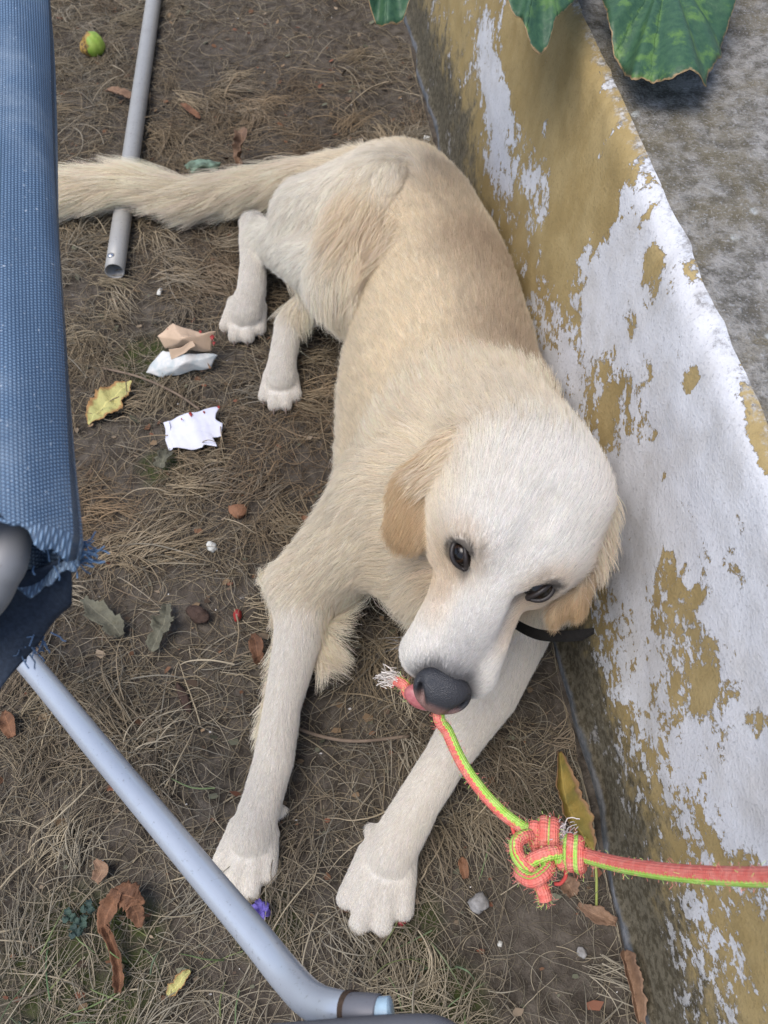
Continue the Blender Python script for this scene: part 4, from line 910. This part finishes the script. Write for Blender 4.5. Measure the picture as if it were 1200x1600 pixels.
# faceted scraps
def facets(name, pts, faces, mat, parent=None, thick=.0004, sub=4, crumple=.0022):
    V = []
    for px, py, h in pts:
        p = P(px, py, h + .003); p[2] = max(h + .003 + float(ground_z(p[0], p[1])), .002); V.append(p)
    o = mesh(name, V, faces, mat, parent, True); bm = bmesh.new(); bm.from_mesh(o.data)
    for _ in range(sub): bmesh.ops.subdivide_edges(bm, edges=bm.edges[:], cuts=1, use_grid_fill=True)
    if sub:
        for _ in range(3): bmesh.ops.smooth_vert(bm, verts=[v for v in bm.verts if not v.is_boundary], factor=.5, use_axis_x=True, use_axis_y=True, use_axis_z=True)
        ph = rng.uniform(0, 6, 6)
        for v in bm.verts:
            x, y = v.co.x, v.co.y
            k = abs(math.sin(70 * x + 40 * y + ph[0])) + .7 * abs(math.sin(-50 * x + 95 * y + ph[1])) + .4 * abs(math.sin(150 * x + 60 * y + ph[2]))
            v.co.z += crumple * (k - 1.1); v.co.x += .0012 * math.sin(180 * y + ph[3]); v.co.y += .0012 * math.sin(160 * x + ph[4])
    for f in bm.faces: f.smooth = True
    bm.to_mesh(o.data); bm.free(); so = o.modifiers.new('thickness', 'SOLIDIFY'); so.thickness = thick; return o
def fan(n, c): return [(c, i, (i + 1) % n) for i in range(n)]
M['paper'] = mat_simple('white_paper', (.62, .62, .70), .7, .3, bump=.25, scale=30, var=.03); M['card'] = mat_simple('waxed_wrapper', (.58, .42, .29), .6, .3, bump=.35, scale=40, var=.06); M['card_white'] = mat_simple('wrapper_inside', (.62, .60, .57), .6, .3, bump=.3, scale=40, var=.08, col2=(.42, .46, .46))
M['red'] = mat_simple('red_stain', (.32, .03, .025), .4, .4)
pp = empty('paper_scrap', tuple(P(300, 670, 0))); tag(pp, 'torn scrap of plain white paper with red specks on the dry grass', 'paper')
facets('sheet', [(262, 655, .014), (300, 642, .018), (342, 633, .018), (337, 655, .017), (347, 662, .015), (348, 682, .011), (333, 684, .012), (339, 699, .009), (318, 697, .011), (316, 702, .010), (268, 700, .011), (305, 672, .018)], fan(11, 11), M['paper'], pp)
facets('folded_edge', [(255, 657, .010), (263, 654, .0175), (269, 700, .0115), (262, 703, .005)], [(0, 1, 2, 3)], M['paper'], pp)
for (x, y, s) in ((297, 644, 3.2), (318, 641, 2.0), (341, 634, 2.6), (283, 652, 1.6)):
    facets('stain', [(x - s, y, .0215), (x, y - s, .0215), (x + s, y + s * .4, .0215), (x + s * .3, y + s * 1.6, .0215)], [(0, 1, 2, 3)], M['red'], pp, .0003, 0)
wr = empty('wrapper', tuple(P(285, 550, 0))); tag(wr, 'crumpled beige and white food wrapper with red edges near the hind paws', 'wrapper')
facets('beige_fold', [(243, 518, .045), (268, 500, .065), (286, 509, .06), (318, 517, .055), (336, 516, .05), (330, 548, .03), (302, 546, .035), (257, 539, .03), (284, 528, .07)], fan(8, 8), M['card'], wr)
facets('white_fold', [(226, 578, .006), (252, 543, .032), (288, 552, .040), (322, 550, .030), (341, 556, .022), (330, 574, .010), (298, 579, .012), (252, 588, .003), (284, 566, .034)], fan(8, 8), M['card_white'], wr)
facets('tan_flap', [(266, 560, .03), (262, 545, .045), (300, 532, .062), (304, 540, .056)], [(0, 1, 2), (0, 2, 3)], M['card'], wr)
facets('torn_edge', [(306, 575, .012), (325, 566, .02), (331, 574, .012), (314, 580, .006)], [(0, 1, 2, 3)], M['leaf_tan'], wr)
for (x, y, s) in ((331, 524, 4), (262, 508, 2.2), (312, 514, 2.5), (334, 535, 2.6)):
    facets('stain', [(x - s, y, .058), (x, y - s, .058), (x + s, y, .058), (x, y + s * 2, .056)], [(0, 1, 2, 3)], M['red'], wr, .0003, 0)
M['foil'] = mat_simple('green_scrap', (.20, .28, .20), .6, .3, bump=.6, scale=60, col2=(.09, .12, .08))
o = facets('green_scrap', [(287, 258, .012), (300, 252, .02), (326, 250, .022), (345, 258, .016), (340, 270, .008), (318, 274, .010), (296, 273, .006), (316, 262, .028)], fan(7, 7), M['foil']); tag(o, 'dull green crumpled scrap just behind the tail', 'scrap')
# half eaten green fruit
def mat_fruit():
    m = NT('rotting_fruit'); n = m.noise(40, 5, .6); s = m.step(m.math('ADD', m.attr('rot'), m.math('MULTIPLY', m.math('SUBTRACT', n, .5), .9)), .42, .58)
    m.set(Base_Color=m.mix(s, m.mix(m.step(n, .3, .7), (.20, .34, .04), (.30, .40, .07)), m.mix(m.step(m.noise(120, 4, .6), .4, .6), (.09, .05, .02), (.36, .22, .05))), Roughness=.5, Specular_IOR_Level=.4); return m.bump(n, .5, .003).m
fc_ = P(143, 70, .022); r_ = np.random.default_rng(4)
def fr_fn(v, d):
    return v * (1 + .06 * math.sin(3 * d[0] + 2 * d[2]) - .22 * math.exp(-((d[0] + .6) ** 2 + (d[2] - .5) ** 2) / .25) + .03 * math.sin(9 * d[1] + 7 * d[0]))
fo = uvs('fruit', fc_, np.eye(3), np.array([.0275, .027, .025]), mat_fruit(), None, 30, 20, fr_fn)
co = np.empty(len(fo.data.vertices) * 3, np.float32); fo.data.vertices.foreach_get('co', co); lc = co.reshape(-1, 3) - fc_; fattr(fo, 'rot', np.clip(.5 - lc[:, 0] / .03, 0, 1))
tag(fo, 'half-rotten green fruit with a brown bitten side on bare soil', 'fruit')
# pebbles, lumps, berries, blossom
def lump(name, px, py, r, h, mat, label, cat, seed, sq=(1, .8, .6), group=None):
    rr_ = np.random.default_rng(seed); ph = rr_.uniform(0, 6, 6); c = P(px, py, h); c[2] = float(ground_z(c[0], c[1])) + r * sq[2] * .8 + .003
    fn = lambda v, d: v * (1 + .14 * math.sin(3.1 * d[0] + ph[0]) * math.sin(2.7 * d[1] + ph[1]) + .10 * math.sin(6 * d[2] + 5 * d[0] + ph[2]) + .05 * math.sin(13 * d[1] + ph[3]))
    a = rr_.uniform(0, 3); R3 = np.array([[math.cos(a), -math.sin(a), 0], [math.sin(a), math.cos(a), 0], [0, 0, 1.]])
    return tag(uvs(name, c, R3, r * np.array(sq), M[mat], None, 18, 12, fn), label, cat, group)
M['chalk'] = mat_simple('chalky_stone', (.56, .55, .50), .9, .2, bump=.6, scale=150); M['greystone'] = mat_simple('grey_stone', (.30, .29, .28), .9, .2, bump=.8, scale=150)
M['berry'] = mat_simple('red_berry', (.30, .03, .025), .4, .5, bump=.3, scale=100); M['cone'] = mat_simple('dark_cone', (.07, .045, .035), .9, .2, bump=1, scale=260)
lump('pebble', 332, 859, .0085, .004, 'chalk', 'white chalky pebble on the dry grass left of the chest', 'pebble', 1)
lump('stone', 748, 1411, .0125, .004, 'greystone', 'pale grey lump of mortar right of the paw under the muzzle', 'stone', 2)
lump('pebble', 249, 454, .008, .004, 'chalk', 'flat white pebble between the metal tube and the hind paw', 'pebble', 3, (1.2, .5, .4))
lump('pebble', 667, 217, .009, .004, 'chalk', 'pale stone at the wall foot behind the rump', 'pebble', 4)
lump('pebble', 782, 1474, .0035, .003, 'chalk', 'tiny white pebble below the mortar lump', 'pebble', 5)
lump('pebble', 910, 1488, .006, .003, 'greystone', 'small grey pebble on bare soil near the wall foot', 'pebble', 6)
lump('berry', 371, 961, .007, .005, 'berry', 'squashed dark red berry beside the elbow', 'berry', 7, (.8, 1.3, .7))
lump('berry', 627, 1436, .0085, .004, 'berry', 'red berry touching the toes of the paw under the muzzle', 'berry', 8)
lump('seed_cone', 311, 964, .013, .005, 'cone', 'dark shrivelled seed cone left of the elbow', 'cone', 9, (1.3, .8, .7))
lump('seed_cone', 288, 1092, .011, .005, 'cone', 'dark twig-like seed cone between chair leg and foreleg', 'cone', 10, (2.0, .5, .5))
lump('seed_husk', 372, 800, .013, .004, 'leaf_brown', 'round brown seed husk in the reddish grass left of the chest', 'husk', 11, (1, .9, .5))
M['violet'] = mat_simple('violet_petal', (.13, .10, .36), .6, .3, bump=.2)
fl_ = empty('blossom', tuple(P(408, 1424, .0))); tag(fl_, 'fallen violet blossom at the toes of the stretched foreleg', 'flower')
for k in range(6):
    a = k * 1.05 + .3; cx, cy = 408 + 17 * math.cos(a), 1424 + 17 * math.sin(a)
    o = leaf('petal', [(408, 1424, .012, 2.5), (408 + 9 * math.cos(a), 1424 + 9 * math.sin(a), .018, 6), (cx, cy, .010 + .004 * (k % 2), 3)], None, None, 'violet', .4, 30 + k); o.parent = fl_; o.matrix_parent_inverse = fl_.matrix_world.inverted()
M['clover'] = mat_simple('clover_leaf', (.045, .075, .055), .7, .3, bump=.4, col2=(.03, .05, .045))
cl = empty('clover', tuple(P(122, 1438, 0))); tag(cl, 'dark blue-green clover tuft left of the curled brown leaf', 'clover')
for k, (x, y, a) in enumerate([(x0, y0, a0) for x0, y0, s0 in ((108, 1432, .3), (128, 1440, 1.1), (138, 1418, .7), (118, 1456, .1)) for a0 in (s0, s0 + 2.1, s0 + 4.2)]):
    o = leaf('leaflet', [(x, y, .012, 2), (x + 6 * math.cos(a), y + 6 * math.sin(a), .016, 6), (x + 12 * math.cos(a), y + 12 * math.sin(a), .013, 4)], None, None, 'clover', .2, 60 + k); o.parent = cl; o.matrix_parent_inverse = cl.matrix_world.inverted()
# thin green stem by the wall and a twig
o = tube('stem', smooth_path([P(929, 1338, .012), P(932, 1370, .008), P(932, 1418, .005)], 8), .0016, mat_simple('green_stem', (.30, .34, .09), .6, .3), None, 8); tag(o, 'thin yellow-green leaf stem at the wall foot under the rope', 'stem')
o = tube('twig', smooth_path([P(160, 575, .006), P(220, 590, .010), P(275, 615, .010), P(312, 640, .006)], 10), .0019, mat_simple('twig_bark', (.20, .15, .11), .9, .2, bump=.6), None, 8); tag(o, 'thin bent brown twig between the wrapper and the paper', 'twig')
o = tube('twig', smooth_path([P(440, 1128, .008), P(500, 1150, .012), P(560, 1158, .012), P(640, 1150, .008)], 10), .0022, bpy.data.materials['twig_bark'], None, 8); tag(o, 'pale forked twig lying between the two forelegs', 'twig')
